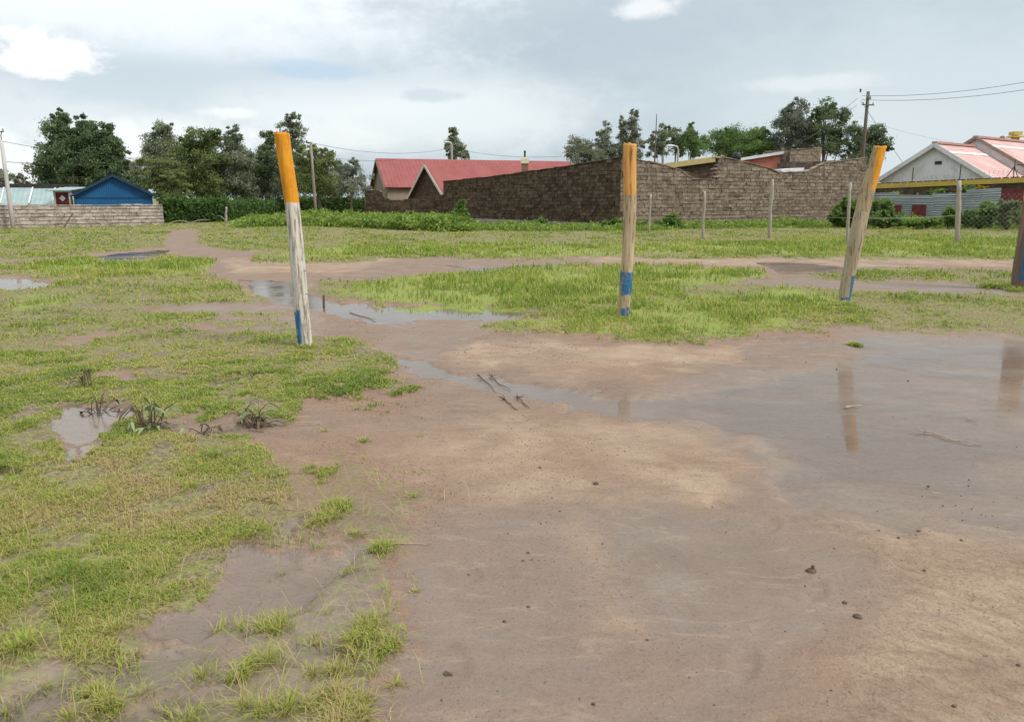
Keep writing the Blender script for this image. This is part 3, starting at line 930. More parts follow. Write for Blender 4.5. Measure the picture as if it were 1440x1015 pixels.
tree('bushy_tree', 'dark rounded bushy tree behind the middle of the hedge', 68, 272, [(276, 198, 17, 14), (296, 196, 12, 12), (262, 214, 20, 18), (290, 222, 24, 20), (270, 246, 30, 22), (292, 262, 24, 20)], 'acacia', .27, 11, 60, .2, group=GT, tone=.3)
tree('silver_oak_tree', 'tall pointed grey green tree in the middle of the hedge row', 70, 331, [(330, 190, 7, 12), (329, 206, 15, 16), (336, 224, 17, 16), (326, 240, 24, 18), (338, 258, 24, 20)], 'silver', .27, 11, 55, .2, group=GT)
tree('silver_oak_tree', 'dark pointed tree next to the tallest feathery tree in the hedge row', 72, 378, [(376, 196, 9, 12), (372, 212, 12, 14), (382, 222, 17, 18), (376, 244, 22, 20), (384, 262, 22, 18)], 'dark', .27, 11, 55, .2, group=GT, tone=.6)
tree('silver_oak_tree', 'tallest sparse feathery tree right behind the orange topped post', 70, 408, [(412, 172, 10, 10), (404, 184, 12, 10), (422, 184, 10, 9), (412, 200, 14, 12), (408, 222, 20, 18), (414, 246, 22, 20), (404, 264, 20, 16)], 'silver', .24, 8, 46, .2, group=GT)
tree('acacia_tree', 'flat topped green tree beside the slim pole behind the hedge', 68, 452, [(432, 216, 14, 10), (452, 216, 16, 6), (464, 224, 16, 7), (446, 236, 24, 14), (458, 256, 22, 18), (434, 258, 20, 18)], 'acacia', .24, 12, 52, .18, group=GT)
tree('thin_tree', 'pale sparse tree at the right end of the hedge row', 66, 494, [(496, 234, 10, 8), (484, 248, 14, 12), (504, 250, 14, 12), (496, 264, 20, 12)], 'grey', .22, 10, 44, .12, group=GT)
tree('bushy_tree', 'dull low bushy tree filling the gap beside the middle pointed tree', 80, 308, [(308, 236, 16, 16), (318, 256, 18, 18), (300, 262, 18, 16)], 'grey', .3, 12, 50, .15, group=GT)
tree('bushy_tree', 'grey green low bushy tree behind the dark pointed tree', 80, 352, [(354, 232, 14, 16), (346, 254, 18, 18), (362, 258, 18, 18)], 'silver', .3, 12, 50, .15, group=GT)
tree('bushy_tree', 'grey green bushy tree between the slim pole and the pale sparse tree', 80, 474, [(474, 236, 14, 12), (480, 258, 18, 14), (466, 262, 18, 14)], 'silver', .3, 12, 50, .15, group=GT)
tree('slim_tree', 'slim upright twin tree rising behind the red roofs', 98, 640, [(638, 188, 6, 8), (636, 202, 9, 11), (642, 215, 11, 12), (653, 210, 5, 7), (651, 221, 7, 8)], 'silver', .3, 20, 40, .16)
GB = 'trees behind the stone walled yard'
tree('leafy_tree', 'low grey green tree at the left above the long wall', 72, 818, [(806, 208, 10, 12), (822, 206, 12, 12), (816, 222, 22, 12), (838, 220, 14, 12)], 'silver', .22, 16, 44, .14, group=GB)
tree('cypress_tree', 'shorter slim pointed tree left of the middle post', 74, 850, [(852, 180, 5, 10), (850, 196, 9, 14), (846, 214, 12, 14), (860, 218, 10, 12)], 'grey', .22, 18, 44, .13, group=GB)
tree('cypress_tree', 'tall twin pointed tree right behind the top of the middle post', 74, 884, [(892, 163, 4, 9), (889, 180, 8, 14), (876, 178, 5, 12), (878, 196, 9, 16), (893, 198, 9, 14), (886, 216, 20, 12), (904, 202, 6, 6)], 'grey', .22, 18, 46, .14, group=GB)
tree('rounded_tree', 'narrow rounded tree touching the bare thin pole', 72, 930, [(933, 188, 8, 12), (930, 206, 8, 14), (920, 204, 6, 14)], 'silver', .22, 20, 50, .13, M_BARK_PALE, group=GB)
tree('rounded_tree', 'narrow rounded tree beside the curved street lamp', 73, 950, [(950, 190, 8, 10), (952, 206, 10, 12)], 'silver', .22, 20, 50, .13, M_BARK_PALE, group=GB)
tree('leafy_tree', 'upright green tree between the street lamp and the broad tree', 72, 972, [(972, 186, 8, 10), (968, 200, 12, 14), (980, 208, 12, 12)], 'mid', .22, 18, 50, .14, group=GB)
tree('broad_tree', 'wide fresh green tree behind the yellow edged roof', 78, 1042, [(1012, 200, 22, 14), (1040, 192, 20, 13), (1062, 194, 20, 12), (1030, 208, 30, 14), (1076, 206, 18, 14), (1052, 210, 28, 12)], 'mid', .27, 14, 56, .24, droop=0.1, aspect=.35, group=GB)
tree('big_tree', 'large dark open crowned tree beside the broad fresh green tree', 76, 1118, [(1120, 156, 14, 14), (1112, 176, 20, 18), (1128, 186, 18, 18), (1104, 200, 16, 12), (1130, 206, 18, 12)], 'grey', .26, 12, 52, .2, group=GB, tone=.25)
tree('big_tree', 'large dark open crowned tree nearest to the tall power pole', 75, 1158, [(1160, 154, 12, 12), (1178, 160, 12, 12), (1152, 174, 14, 14), (1170, 180, 18, 14), (1158, 202, 18, 14), (1180, 206, 16, 14)], 'dark', .26, 11, 48, .2, group=GB, tone=.5)
tree('big_tree', 'dark bushy tree behind the power pole above the white house', 74, 1216, [(1206, 192, 14, 14), (1226, 184, 12, 12), (1238, 200, 12, 12), (1220, 210, 22, 16), (1208, 226, 18, 14), (1234, 222, 12, 10)], 'dark', .26, 11, 48, .18, group=GB, tone=.5)

# hedge: three clipped runs
def hedge(label, a, b_, hgt, wid, n):
    root = empty('hedge', tuple((Vector(a) + Vector(b_)) / 2), label, 'hedge', 'hedge along the far side of the field')
    A, B = np.array(a), np.array(b_)
    t = rng.uniform(0, 1, n)
    d = (B - A) / np.linalg.norm(B - A); nn = np.array([-d[1], d[0], 0])
    C = A + t[:, None] * (B - A) + nn * (rng.uniform(-.5, .5, n) * wid)[:, None]
    hh = hgt * (0.92 + 0.16 * fbm(t * 9, t * 0 + 3, 3, 9))
    C[:, 2] = rng.uniform(0.06, 1, n) ** 0.8 * hh
    P, Fq, tn = leaves(C, np.full(n, .34), 34, .16, .45, .9, .1, .6)
    P -= np.array(root.location); P[:, 2] = np.abs(P[:, 2])
    link_mesh('foliage', fast_mesh('foliage', P, Fq, {'tone': ('FACE', tn)}), LEAF['hedge'], root)
    st = MB()
    ns_ = int(np.linalg.norm(B - A) / .45)
    for i in range(ns_):
        q = A + (B - A) * (i + .5) / ns_
        st.tube([Vector(q) + Vector((0, 0, -.1)), Vector(q) + Vector((random.uniform(-.2, .2), 0, hgt * .8))], [.03, .012], 5)
    st.build('stems', M_BARK, root, True)


hedge('dark clipped hedge beginning at the end of the pale wall', tuple(G(233, 314)), tuple(G(322, 312)), 1.42, .9, 520)
hedge('dark hedge behind the two leaning fence posts', tuple(G(322, 311)), tuple(G(412, 304)), 1.35, .9, 620)
hedge('hedge right of the orange topped post running to the red houses', tuple(G(412, 303)), tuple(G(516, 302)), 1.55, .9, 700)

# weeds in front of hedge and walls: an uncountable mass
n = 5200
px = rng.uniform(335, 665, n)
pyb = np.interp(px, [300, 420, 520, 620, 665], [322, 318, 322, 326, 326])
yb = pyb - rng.uniform(0, 1, n) ** 1.3 * np.interp(px, [300, 420, 520, 620, 665], [6, 9, 11, 10, 7])
pts = np.array([tuple(G(a, b_)) for a, b_ in zip(px, yb)])
hgt = np.interp(px, [335, 380, 440, 520, 620, 665], [.06, .2, .5, .46, .42, .2]) * np.clip(-.25 + 2.3 * fbm(pts[:, 0] * .5, pts[:, 1] * .22, 4, 77), .12, 1.15)
pts[:, 2] = rng.uniform(0.05, 1, n) * hgt
ks = 420
kx = rng.uniform(345, 660, ks)
ky = np.interp(kx, [300, 420, 520, 620, 665], [322, 318, 322, 326, 326]) - rng.uniform(0, 1, ks) ** 1.1 * 10
kp = np.array([tuple(G(a, b_)) for a, b_ in zip(kx, ky)])
kh = rng.uniform(.2, 1.15, ks) ** 2 * np.interp(kx, [345, 430, 520, 660], [.35, .62, .5, .6])
sprout = np.repeat(kp, 6, 0) + rng.normal(0, .12, (ks * 6, 3)) * np.array([1, 1, 0])
sprout[:, 2] = np.repeat(kh, 6) * np.tile(np.linspace(.25, 1, 6), ks)
P, Fq, tn = leaves(np.concatenate([pts, sprout]), np.concatenate([np.full(n, .34), np.full(ks * 6, .2)]), 20, .17, .5, .7, -.2, .5, csd=.26)
P[:, 2] = np.abs(P[:, 2])
tag(link_mesh('weeds', fast_mesh('weeds', P, Fq, {'tone': ('FACE', tn)}), LEAF['lime']), 'tall lush weeds growing in front of the hedge and stone wall', 'weeds', kind='stuff')
# straggling low weeds along the foot of the right hand walls
n = 2600
px = rng.uniform(660, 1500, n)
yb = np.interp(px, [660, 870, 1000, 1215, 1500], [323, 324, 320, 318, 322]) + rng.normal(0, 1.2, n)
pts = np.array([tuple(G(a, b_)) for a, b_ in zip(px, yb)])
hgt = np.interp(px, [660, 1180, 1240, 1500], [.25, .3, .5, .5]) * (0.2 + 1.4 * fbm(pts[:, 0] * .7, pts[:, 1] * .2, 3, 87))
pts[:, 2] = rng.uniform(0.03, 1, n) * hgt
P, Fq, tn = leaves(pts, np.full(n, .25), 18, .14, .5, .7, -.2, .5, csd=.2)
P[:, 2] = np.abs(P[:, 2])
tag(link_mesh('weeds', fast_mesh('weeds', P, Fq, {'tone': ('FACE', tn)}), LEAF['lime']), 'low straggling weeds along the foot of the stone building', 'weeds', kind='stuff')

GBU = 'bushes along the walls'
bush('bush', 'tall narrow green bush climbing the long dark wall', 46, 650, [(650, 290, 7, 9), (648, 304, 11, 12), (652, 314, 12, 8)], 'bright', .15, 34, 36, GBU)
bush('bush', 'small dark bush at the foot of the long wall', 43, 754, [(748, 316, 9, 6), (760, 312, 8, 8)], 'mid', .14, 40, 34, GBU)
bush('bush', 'bright green bush left of the middle post at the wall corner', 40.5, 862, [(858, 318, 12, 9), (868, 314, 9, 9)], 'bright', .13, 40, 36, GBU)
bush('bush', 'small green bush right behind the middle post', 40.5, 902, [(902, 320, 11, 8)], 'mid', .13, 44, 36, GBU)
bush('bush', 'rounded green bush right of the middle post', 41.5, 936, [(928, 318, 12, 9), (944, 314, 12, 12)], 'bright', .13, 38, 36, GBU, tone=.3)
bush('bush', 'big leafy bush at the right end of the stone building', 44, 1200, [(1178, 304, 12, 14), (1198, 300, 16, 18), (1192, 286, 10, 10), (1214, 306, 14, 12)], 'bright', .15, 26, 36, GBU, tone=.35)
bush('bush', 'spreading bush in front of the left end of the iron sheet fence', 42, 1244, [(1240, 290, 13, 14), (1232, 306, 18, 12), (1256, 306, 14, 11), (1264, 314, 14, 6)], 'mid', .15, 26, 38, GBU, tone=.6)
bush('bush', 'low bush in front of the dark red opening in the iron sheets', 41, 1296, [(1288, 314, 14, 6), (1310, 312, 14, 7)], 'bright', .15, 30, 36, GBU)
bush('bush', 'bush against the iron sheets left of the tall fence post', 41.5, 1338, [(1336, 302, 10, 12), (1344, 310, 12, 9)], 'bright', .15, 30, 36, GBU)
bush('bush', 'large dark bush between the tallest fence post and the maroon gate', 41, 1384, [(1366, 304, 14, 12), (1386, 300, 16, 14), (1374, 312, 18, 8)], 'mid', .15, 26, 38, GBU)
bush('bush', 'thorny dark bush in front of the dark red wall', 40, 1420, [(1416, 292, 12, 12), (1430, 300, 14, 14), (1412, 308, 16, 8)], 'dark', .14, 26, 32, GBU, tone=.7)
bush('bush', 'green bush showing over the iron sheets under the yellow beam', 48, 1322, [(1318, 269, 14, 4), (1260, 272, 10, 3)], 'bright', .14, 40, 36, GBU)
bush('bush', 'dark bush over the iron sheets right of the tall fence post', 46, 1362, [(1362, 266, 11, 5)], 'mid', .14, 40, 36, GBU)
bush('flowering_bush', 'yellow flowering bush showing over the right end of the iron sheets', 46, 1381, [(1381, 265, 9, 4)], 'red', .12, 50, 36)

# ------------------------------------------------------------------ stone walls
def stone_mat(name, c1, c2, moss, tvar=.4):
    m, nt, b = mat_new(name)
    co = nt.coord()
    t = nt.attr('tone')
    n = nt.noise(co, 2.5, 6, .65); n2 = nt.noise(co, 14, 6, .7); n0 = nt.noise(co, 0.35, 5, .6)
    col = nt.mix(nt.ss(n, .3, .7), c1, c2)
    k = nt.lin(t, 0, 1, 1 - tvar, 1 + tvar)
    cmb = nt.new('ShaderNodeCombineXYZ')
    for i in range(3): nt.put(cmb.inputs[i], k)
    col = nt.mix(1.0, col, cmb.outputs[0], 'MULTIPLY')
    col = nt.mix(nt.math('MULTIPLY', nt.ss(n2, .55, .75), .6), col, moss)
    n9 = nt.noise(nt.scale(co, (1, 1, 2.2)), 4.5, 8, .78)
    n8 = nt.noise(nt.scale(nt.vmath('ADD', co, (7, 3, 5)), (1, 1, 1.8)), 3.0, 8, .8)
    col = nt.mix(nt.math('MULTIPLY', nt.ss(n8, .50, .60), .75), col, tuple(c * .42 for c in c1))
    col = nt.mix(nt.math('MULTIPLY', nt.ss(n9, .53, .62), .6), col, tuple(min(1, c * 1.75) for c in c2))
    col = nt.mix(nt.math('MULTIPLY', nt.ss(n0, .5, .68), .45), col, tuple(c * .55 for c in c1))
    nt.put(b.inputs['Base Color'], col)
    b.inputs['Roughness'].default_value = .95
    b.inputs['Specular IOR Level'].default_value = .1
    nt.put(b.inputs['Normal'], nt.bump(nt.math('ADD', nt.noise(co, 9, 6, .7), n2), .9, .05))
    return m


M_STONE = stone_mat('rough brown quarry stone', (0.170, 0.130, 0.096), (0.275, 0.220, 0.168), (0.060, 0.046, 0.034), .30)
M_STONE_DK = stone_mat('dark quarry stone with painted shade', (0.088, 0.060, 0.040), (0.150, 0.108, 0.074), (0.040, 0.029, 0.020))  # shade of the long wall, turned from the sun, painted into this darker stone
M_STONE_PALE = stone_mat('pale grey pink stone', (0.360, 0.300, 0.255), (0.480, 0.415, 0.360), (0.210, 0.165, 0.130), .22)
M_MORTAR = mat_simple('pale mortar', (0.10, 0.08, 0.062), (0.40, 0.34, 0.28), 2.2, .95, .5, .02)
M_MORTAR_DK = mat_simple('dark mortar', (0.05, 0.04, 0.032), (0.16, 0.125, 0.10), 1.6, .95, .5, .02)
M_CONC = mat_simple('weathered concrete', (0.30, 0.275, 0.245), (0.42, 0.39, 0.35), 4, .9, .4, .02, dirt=(0.16, 0.14, 0.12))


def block_wall(name, label, a, b_, prof, ch=.25, bl=.46, th=.24, stone=None, mortar=None, coping=None, group=None, cat='wall', jut=.03, foot=None, parent=None, gap=.022):
    """a, b_: ends of the foot line; prof: [(t, height)]; single stones laid in courses"""
    a, b_ = Vector(a), Vector(b_)
    a.z = b_.z = 0
    L = (b_ - a).length
    d = (b_ - a) / L
    nrm = Vector((d.y, -d.x, 0))              # toward the field
    ts = [p[0] for p in prof]; hs = [p[1] for p in prof]
    H = lambda s: float(np.interp(s / L, ts, hs))
    root = parent or empty(name, tuple((a + b_) / 2), label, cat, group)
    core = MB()
    cuts = sorted(set([t * L for t in ts] + [i * .5 for i in range(int(L / .5) + 1)] + [L]))
    cuts = [c for i, c in enumerate(cuts) if i == 0 or c - cuts[i - 1] > 1e-4]
    rec = .02
    for s0, s1 in zip(cuts[:-1], cuts[1:]):
        q = [a + d * s0 - nrm * rec, a + d * s1 - nrm * rec, a + d * s1 - nrm * (th - rec), a + d * s0 - nrm * (th - rec)]
        h0, h1 = H(s0 + 1e-5) - .03, H(s1 - 1e-5) - .03
        core.hexa([p + Vector((0, 0, -.4)) for p in q], [q[0] + Vector((0, 0, h0)), q[1] + Vector((0, 0, h1)), q[2] + Vector((0, 0, h1)), q[3] + Vector((0, 0, h0))])
    core.build('mortar', mortar or M_MORTAR, root)
    st = MB()
    nc = int(max(hs) / ch) + 1
    for r in range(nc):
        z0, z1 = r * ch, (r + 1) * ch - gap
        s = -random.uniform(0, bl)
        while s < L:
            w = bl * random.uniform(.7, 1.35)
            s0, s1 = max(0, s + .007), min(L, s + w - .007)
            s += w
            if s1 - s0 < .06: continue
            h0, h1 = min(z1, H(s0 + .002)), min(z1, H(s1 - .002))
            if h0 < z0 + .05 and h1 < z0 + .05: continue
            h0, h1 = max(h0, z0 + .03), max(h1, z0 + .03)
            j = random.uniform(-.4, 1) * jut
            zb = z0 - (.3 if r == 0 else 0)
            j0, j1 = j + random.uniform(-.01, .01), j + random.uniform(-.01, .01)
            wob = lambda: Vector((0, 0, random.uniform(-.012, .012)))
            f0, f1 = a + d * s0 + nrm * j0, a + d * s1 + nrm * j1
            k0, k1 = a + d * s0 - nrm * (th + j0), a + d * s1 - nrm * (th + j1)
            st.hexa([f0 + Vector((0, 0, zb)), f1 + Vector((0, 0, zb)), k1 + Vector((0, 0, zb)), k0 + Vector((0, 0, zb))],
                    [f0 + Vector((0, 0, h0)) + wob(), f1 + Vector((0, 0, h1)) + wob(), k1 + Vector((0, 0, h1)), k0 + Vector((0, 0, h0))], random.random())
    st.build('stones', stone or M_STONE, root)
    if coping:
        cp = MB()
        s = 0
        while s < L - .05:
            w = min(random.uniform(.35, .9), L - s)
            if coping:
                h0, h1 = H(s + .01), H(s + w - .01)
                if abs(h1 - h0) < 9:
                    q = [a + d * s + nrm * .05, a + d * (s + w - .02) + nrm * .05, a + d * (s + w - .02) - nrm * (th + .05), a + d * s - nrm * (th + .05)]
                    e = random.uniform(.03, .08)
                    cp.hexa([q[0] + Vector((0, 0, h0 + .004)), q[1] + Vector((0, 0, h1 + .004)), q[2] + Vector((0, 0, h1 + .004)), q[3] + Vector((0, 0, h0 + .004))],
                            [q[0] + Vector((0, 0, h0 + e)), q[1] + Vector((0, 0, h1 + e)), q[2] + Vector((0, 0, h1 + e)), q[3] + Vector((0, 0, h0 + e))], random.random())
            s += w
        cp.build('coping', stone or M_STONE, root)
    if foot:
        fo = MB()
        q = [a + nrm * .16, b_ + nrm * .16, b_ - nrm * .1, a - nrm * .1]
        fo.hexa([p + Vector((0, 0, -.3)) for p in q], [p + Vector((0, 0, foot)) for p in q])
        fo.build('foundation', M_CONC, root)
    return root


CORNER = G(871, 321)
RIGHT = V(1214, 280, 55); RIGHT.z = 0
FAR = V(624, 280, 60); FAR.z = 0


def hz(px, py, a, b_):
    """height at pixel (px,py) on the vertical plane through a-b_, and its t"""
    d = ray(px, py)
    n = Vector((b_.y - a.y, a.x - b_.x, 0))
    t = n.dot(Vector((a.x, a.y, H0)) - Vector((0, 0, H0))) / n.dot(d)
    p = Vector((0, 0, H0)) + d * t
    tt = (Vector((p.x, p.y, 0)) - Vector((a.x, a.y, 0))).length / (Vector((b_.x, b_.y, 0)) - Vector((a.x, a.y, 0))).length
    return tt, p.z


pr = [hz(x, y, FAR, CORNER) for x, y in ((626, 256), (700, 248), (792, 235), (850, 226), (870, 222))]
pr = [(0, pr[0][1])] + pr[1:-1] + [(1, pr[-1][1])]
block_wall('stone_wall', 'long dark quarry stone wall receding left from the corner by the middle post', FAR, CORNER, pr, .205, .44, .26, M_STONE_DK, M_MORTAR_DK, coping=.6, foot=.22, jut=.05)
pr = [hz(x, y, CORNER, RIGHT) for x, y in ((874, 222), (897, 225), (930, 232), (966, 242), (971, 252), (1009, 253), (1010.5, 221), (1024, 223), (1046, 228), (1085, 238), (1090, 243), (1133, 243), (1159, 230), (1213, 222))]
pr = [(0, pr[0][1])] + pr[1:-1] + [(1, pr[-1][1])]
shop = block_wall('stone_building', 'unfinished roofless brown stone building with saw toothed gable tops', CORNER, RIGHT, pr, .215, .43, .26, M_STONE, M_MORTAR_DK, coping=.7, cat='building', foot=.2, jut=.032)
# its side and cross walls (behind the saw tooth front)
dd = (RIGHT - CORNER).normalized(); back = Vector((-dd.y, dd.x, 0))


def side(tpx, depth, h0, h1):
    t, z = hz(tpx, 240, CORNER, RIGHT)
    p = CORNER + (RIGHT - CORNER) * t + back * .28
    q = p + back * depth
    q.z = p.z = 0
    block_wall('side_wall', None, q, p, [(0, h1), (1, h0)], .26, .46, .24, M_STONE, parent=shop)


side(1208, 7, 4.2, 4.2)
# low dark wall by the red houses
A, B = V(513, 280, 64), V(626, 280, 60.5)
A.z = B.z = 0
pr = [hz(x, y, A, B) for x, y in ((514, 267), (534, 268), (535.5, 276), (548, 282), (582, 279), (624, 273))]
pr = [(0, pr[0][1])] + pr[1:-1] + [(1, pr[-1][1])]
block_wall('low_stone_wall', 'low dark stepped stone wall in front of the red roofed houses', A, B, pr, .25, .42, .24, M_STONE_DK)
# pale wall on the left
A, B = G(-150, 325), G(231, 317)
block_wall('pale_stone_wall', 'low pale grey stone wall below the blue shed', A, B, [(0, 1.16), (.45, 1.18), (1, 1.2)], .2, .55, .22, M_STONE_PALE, mat_simple('dark joint', (.15, .12, .10), (.2, .17, .14), 5), coping=.75, gap=.035)

# ------------------------------------------------------------------ houses
M_BLUE = mat_simple('blue painted iron', (0.008, 0.075, 0.19), (0.012, 0.095, 0.225), 2.0, .5, 0, stretch=(1, 1, .3), dirt=(0.02, 0.08, 0.16), dscale=.8)
M_BLUE_DK = mat_simple('dark blue edge', (0.010, 0.030, 0.07), (0.018, 0.045, 0.09), 4, .6, 0)


def corr_mat(name, c1, c2, wave=26, axis=0, rust=None, rough=.5, bump=.6):
    """corrugated sheet: ribs across UV u (axis 0) or v (axis 1)"""
    m, nt, b = mat_new(name)
    uv = nt.coord('UV')
    sx = nt.new('ShaderNodeSeparateXYZ'); nt.put(sx.inputs[0], uv)
    s = nt.math('SINE', nt.math('MULTIPLY', sx.outputs[axis], wave))
    co = nt.coord()
    n = nt.noise(co, .8, 6, .65); n2 = nt.noise(nt.scale(co, (1, 1, .4)), 4, 6, .7)
    col = nt.mix(nt.ss(n, .35, .65), c1, c2)
    if rust: col = nt.mix(nt.math('MULTIPLY', nt.ss(n2, .55, .72), .6), col, rust)
    nt.put(b.inputs['Base Color'], col)
    b.inputs['Roughness'].default_value = rough
    b.inputs['Specular IOR Level'].default_value = .3
    nt.put(b.inputs['Normal'], nt.bump(s, bump, .02))
    return m


M_REDROOF = corr_mat('faded red iron roof', (0.232, 0.056, 0.050), (0.278, 0.078, 0.070), 18, 0, (0.26, 0.05, 0.05), .5)
M_TEAL = corr_mat('weathered teal iron roof', (0.235, 0.335, 0.325), (0.310, 0.400, 0.385), 20, 0, (0.42, 0.45, 0.43), .5)
M_PINK = None
M_IRON = corr_mat('grey galvanised sheet', (0.290, 0.325, 0.335), (0.380, 0.410, 0.415), 55, 1, (0.12, 0.11, 0.10), .45, 1.0)
M_WHITE = mat_simple('off white paint', (0.66, 0.66, 0.64), (0.74, 0.74, 0.72), 2, .8, .1, dirt=(0.52, 0.52, 0.50))
M_CREAM = mat_simple('cream trim paint', (0.62, 0.57, 0.48), (0.70, 0.65, 0.56), 3, .8, .1)
M_FASCIA = mat_simple('brown grey timber', (0.22, 0.185, 0.155), (0.31, 0.27, 0.23), 5, .8, .2)
M_DARK = mat_simple('dark timber', (0.035, 0.030, 0.027), (0.06, 0.05, 0.045), 4, .9, .2)  # near-black brown, the same wherever it is used
M_YELLOW = mat_simple('yellow ochre paint', (0.52, 0.36, 0.06), (0.62, 0.45, 0.10), 2.5, .8, .1, dirt=(0.45, 0.33, 0.12))
M_PINKWALL = mat_simple('salmon wall paint', (0.50, 0.17, 0.11), (0.58, 0.22, 0.15), 2, .85, .1)
M_PLASTER = mat_simple('bare brown plaster', (0.26, 0.205, 0.16), (0.33, 0.27, 0.215), 1.5, .9, .2)
M_MAROON = mat_simple('maroon painted board', (0.13, 0.022, 0.022), (0.18, 0.035, 0.032), 4, .7, .1)
M_BRICK = mat_simple('brown brick', (0.20, 0.10, 0.065), (0.28, 0.15, 0.10), 12, .9, .4, .02)
M_METAL = mat_simple('dark rusty steel', (0.06, 0.05, 0.045), (0.11, 0.085, 0.07), 20, .6, .1)
M_WIRE = mat_simple('grey fence wire', (0.25, 0.23, 0.21), (0.34, 0.31, 0.28), 20, .5, 0)
M_CABLE = mat_simple('black overhead cable', (0.03, 0.03, 0.033), (0.05, 0.05, 0.055), 20, .6, 0)
M_TANK = mat_simple('black plastic tank', (0.02, 0.022, 0.026), (0.035, 0.037, 0.04), 4, .5, 0)


def gable_house(name, label, A, gdir, rdir, W, L, ze, zr, wallm, roofm, over=.35, trim=None, fascia_w=.16, z0=-.1, roof_th=.08, trim_th=.05):
    """A: middle of the gable foot; gdir: along the gable; rdir: along the ridge"""
    A = Vector(A); A.z = 0
    g = Vector(gdir).normalized(); r = Vector(rdir).normalized()
    root = empty(name, tuple(A), label, 'house')
    w = MB()
    l, rr = A - g * W / 2, A + g * W / 2
    Z = lambda p, z: Vector((p.x, p.y, z))
    w.face([Z(l, z0), Z(rr, z0), Z(rr, ze), Z(A, zr - .05), Z(l, ze)], [(0, 0), (W, 0), (W, ze), (W / 2, zr), (0, ze)])
    bl, br, ba = l + r * L, rr + r * L, A + r * L
    w.face([Z(br, z0), Z(bl, z0), Z(bl, ze), Z(ba, zr - .05), Z(br, ze)])
    w.face([Z(rr, z0), Z(br, z0), Z(br, ze), Z(rr, ze)], [(0, 0), (L, 0), (L, ze), (0, ze)])
    w.face([Z(bl, z0), Z(l, z0), Z(l, ze), Z(bl, ze)], [(0, 0), (L, 0), (L, ze), (0, ze)])
    w.build('wall', wallm, root)
    sl = (zr - ze) / (W / 2)
    for sgn in (-1, 1):
        e = A + g * sgn * (W / 2 + over); zev = ze - sl * over
        s = MB()
        p0, p1 = e - r * over, e + r * (L + over)
        q0, q1 = A - r * over, A + r * (L + over)
        if sgn > 0: s.slab(Z(p0, zev), Z(p1, zev), Z(q1, zr), Z(q0, zr), roof_th)
        else: s.slab(Z(p1, zev), Z(p0, zev), Z(q0, zr), Z(q1, zr), roof_th)
        ro = s.build('roof', roofm, root)
    if trim:
        t = MB()
        for sgn in (-1, 1):
            e = A + g * sgn * (W / 2 + over) - r * (over + .03)
            t.beam(Z(e, ze - sl * over - .09), Z(A - r * (over + .03), zr - .09 + .004 * sgn), trim_th, fascia_w)
        t.build('bargeboard', trim, ro)
    return root


# blue shed
Yb = 50
ap = V(153, 245, Yb); le = V(100, 272, Yb)
A = Vector((ap.x + .2, Yb, 0))
bg_ = Vector((.90, .44, 0))
blue = gable_house('blue_shed', 'bright blue iron shed with a low gable roof behind the pale wall', A, (.90, .44, 0), (-.44, .90, 0), (ap.x - le.x) * 2 / .90 - 1.15, 7, le.z + .02, ap.z, corr_mat('blue corrugated wall', (0.008, 0.085, 0.215), (0.012, 0.105, 0.25), 60, 0, (0.02, 0.09, 0.17), .45, .5), M_BLUE_DK, .25, M_BLUE_DK, .12)
sb = MB(); sb.box(A + Vector((.01, -.02, 1.62)), bg_ * 4.5, Vector((-.44, .9, 0)) * .025, (0, 0, .04)); sb.build('seam', M_BLUE_DK, blue)

# teal roofed huts
def teal(label, px0, px1, pxb0, pxb1, pt, pb, Y):
    a, b_ = V(pxb0, pb, Y), V(pxb1, pb, Y)
    c, d = V(px1, pt, Y + 3.0), V(px0, pt, Y + 3.0)
    mid = (a + b_) / 2
    root = empty('teal_hut', (mid.x, Y, 0), label, 'house', 'teal roofed huts behind the pale wall')
    s = MB(); s.slab(a, b_, c, d, .06); s.build('roof', M_TEAL, root)
    w = MB()
    w.box((mid.x, Y + 1.6, a.z / 2 - .05), ((b_ - a).length * .94, 0, 0), (0, 2.6, 0), (0, 0, a.z - .1))
    w.build('wall', M_WHITE, root)
    t = MB(); t.beam(a + Vector((0, -.03, -.06)), b_ + Vector((0, -.03, -.06)), .03, .1)
    t.beam(b_ + Vector((.03, 0, .02)), c + Vector((.03, 0, .02)), .08, .06)
    t.build('fascia', M_WHITE, root)
    rb = MB()
    rb.beam(d + Vector((0, .25, .12)), c + Vector((0, .25, .12)), .3, .3)
    rb.build('ridge_cap', M_DARK, root)


teal('teal roofed hut at the left edge crossed by the pale pole', 6, 45.5, 1, 40, 264, 286, 51)
teal('teal roofed hut beside the red panel with the white diamond', 46, 77, 41, 73.5, 265, 288, 51)
teal('teal roofed hut cut off by the left edge', -36, 5, -42, 0, 264, 286, 51.2)
# long dark eave behind
s = MB()
a, b_ = V(10, 261, 55.5), V(99, 261, 55.5)
s.box(((a.x + b_.x) / 2, 56, a.z), ((b_.x - a.x), 0, 0), (0, 1.2, 0), (0, 0, .22))
for i in range(9):
    x = a.x + (b_.x - a.x) * i / 8
    s.box((x, 55.9, a.z / 2 - .06), (.1, 0, 0), (0, .1, 0), (0, 0, a.z - .1))
o = s.build('shelter', M_DARK); tag(o, 'long dark open shelter roof behind the teal huts', 'shelter')
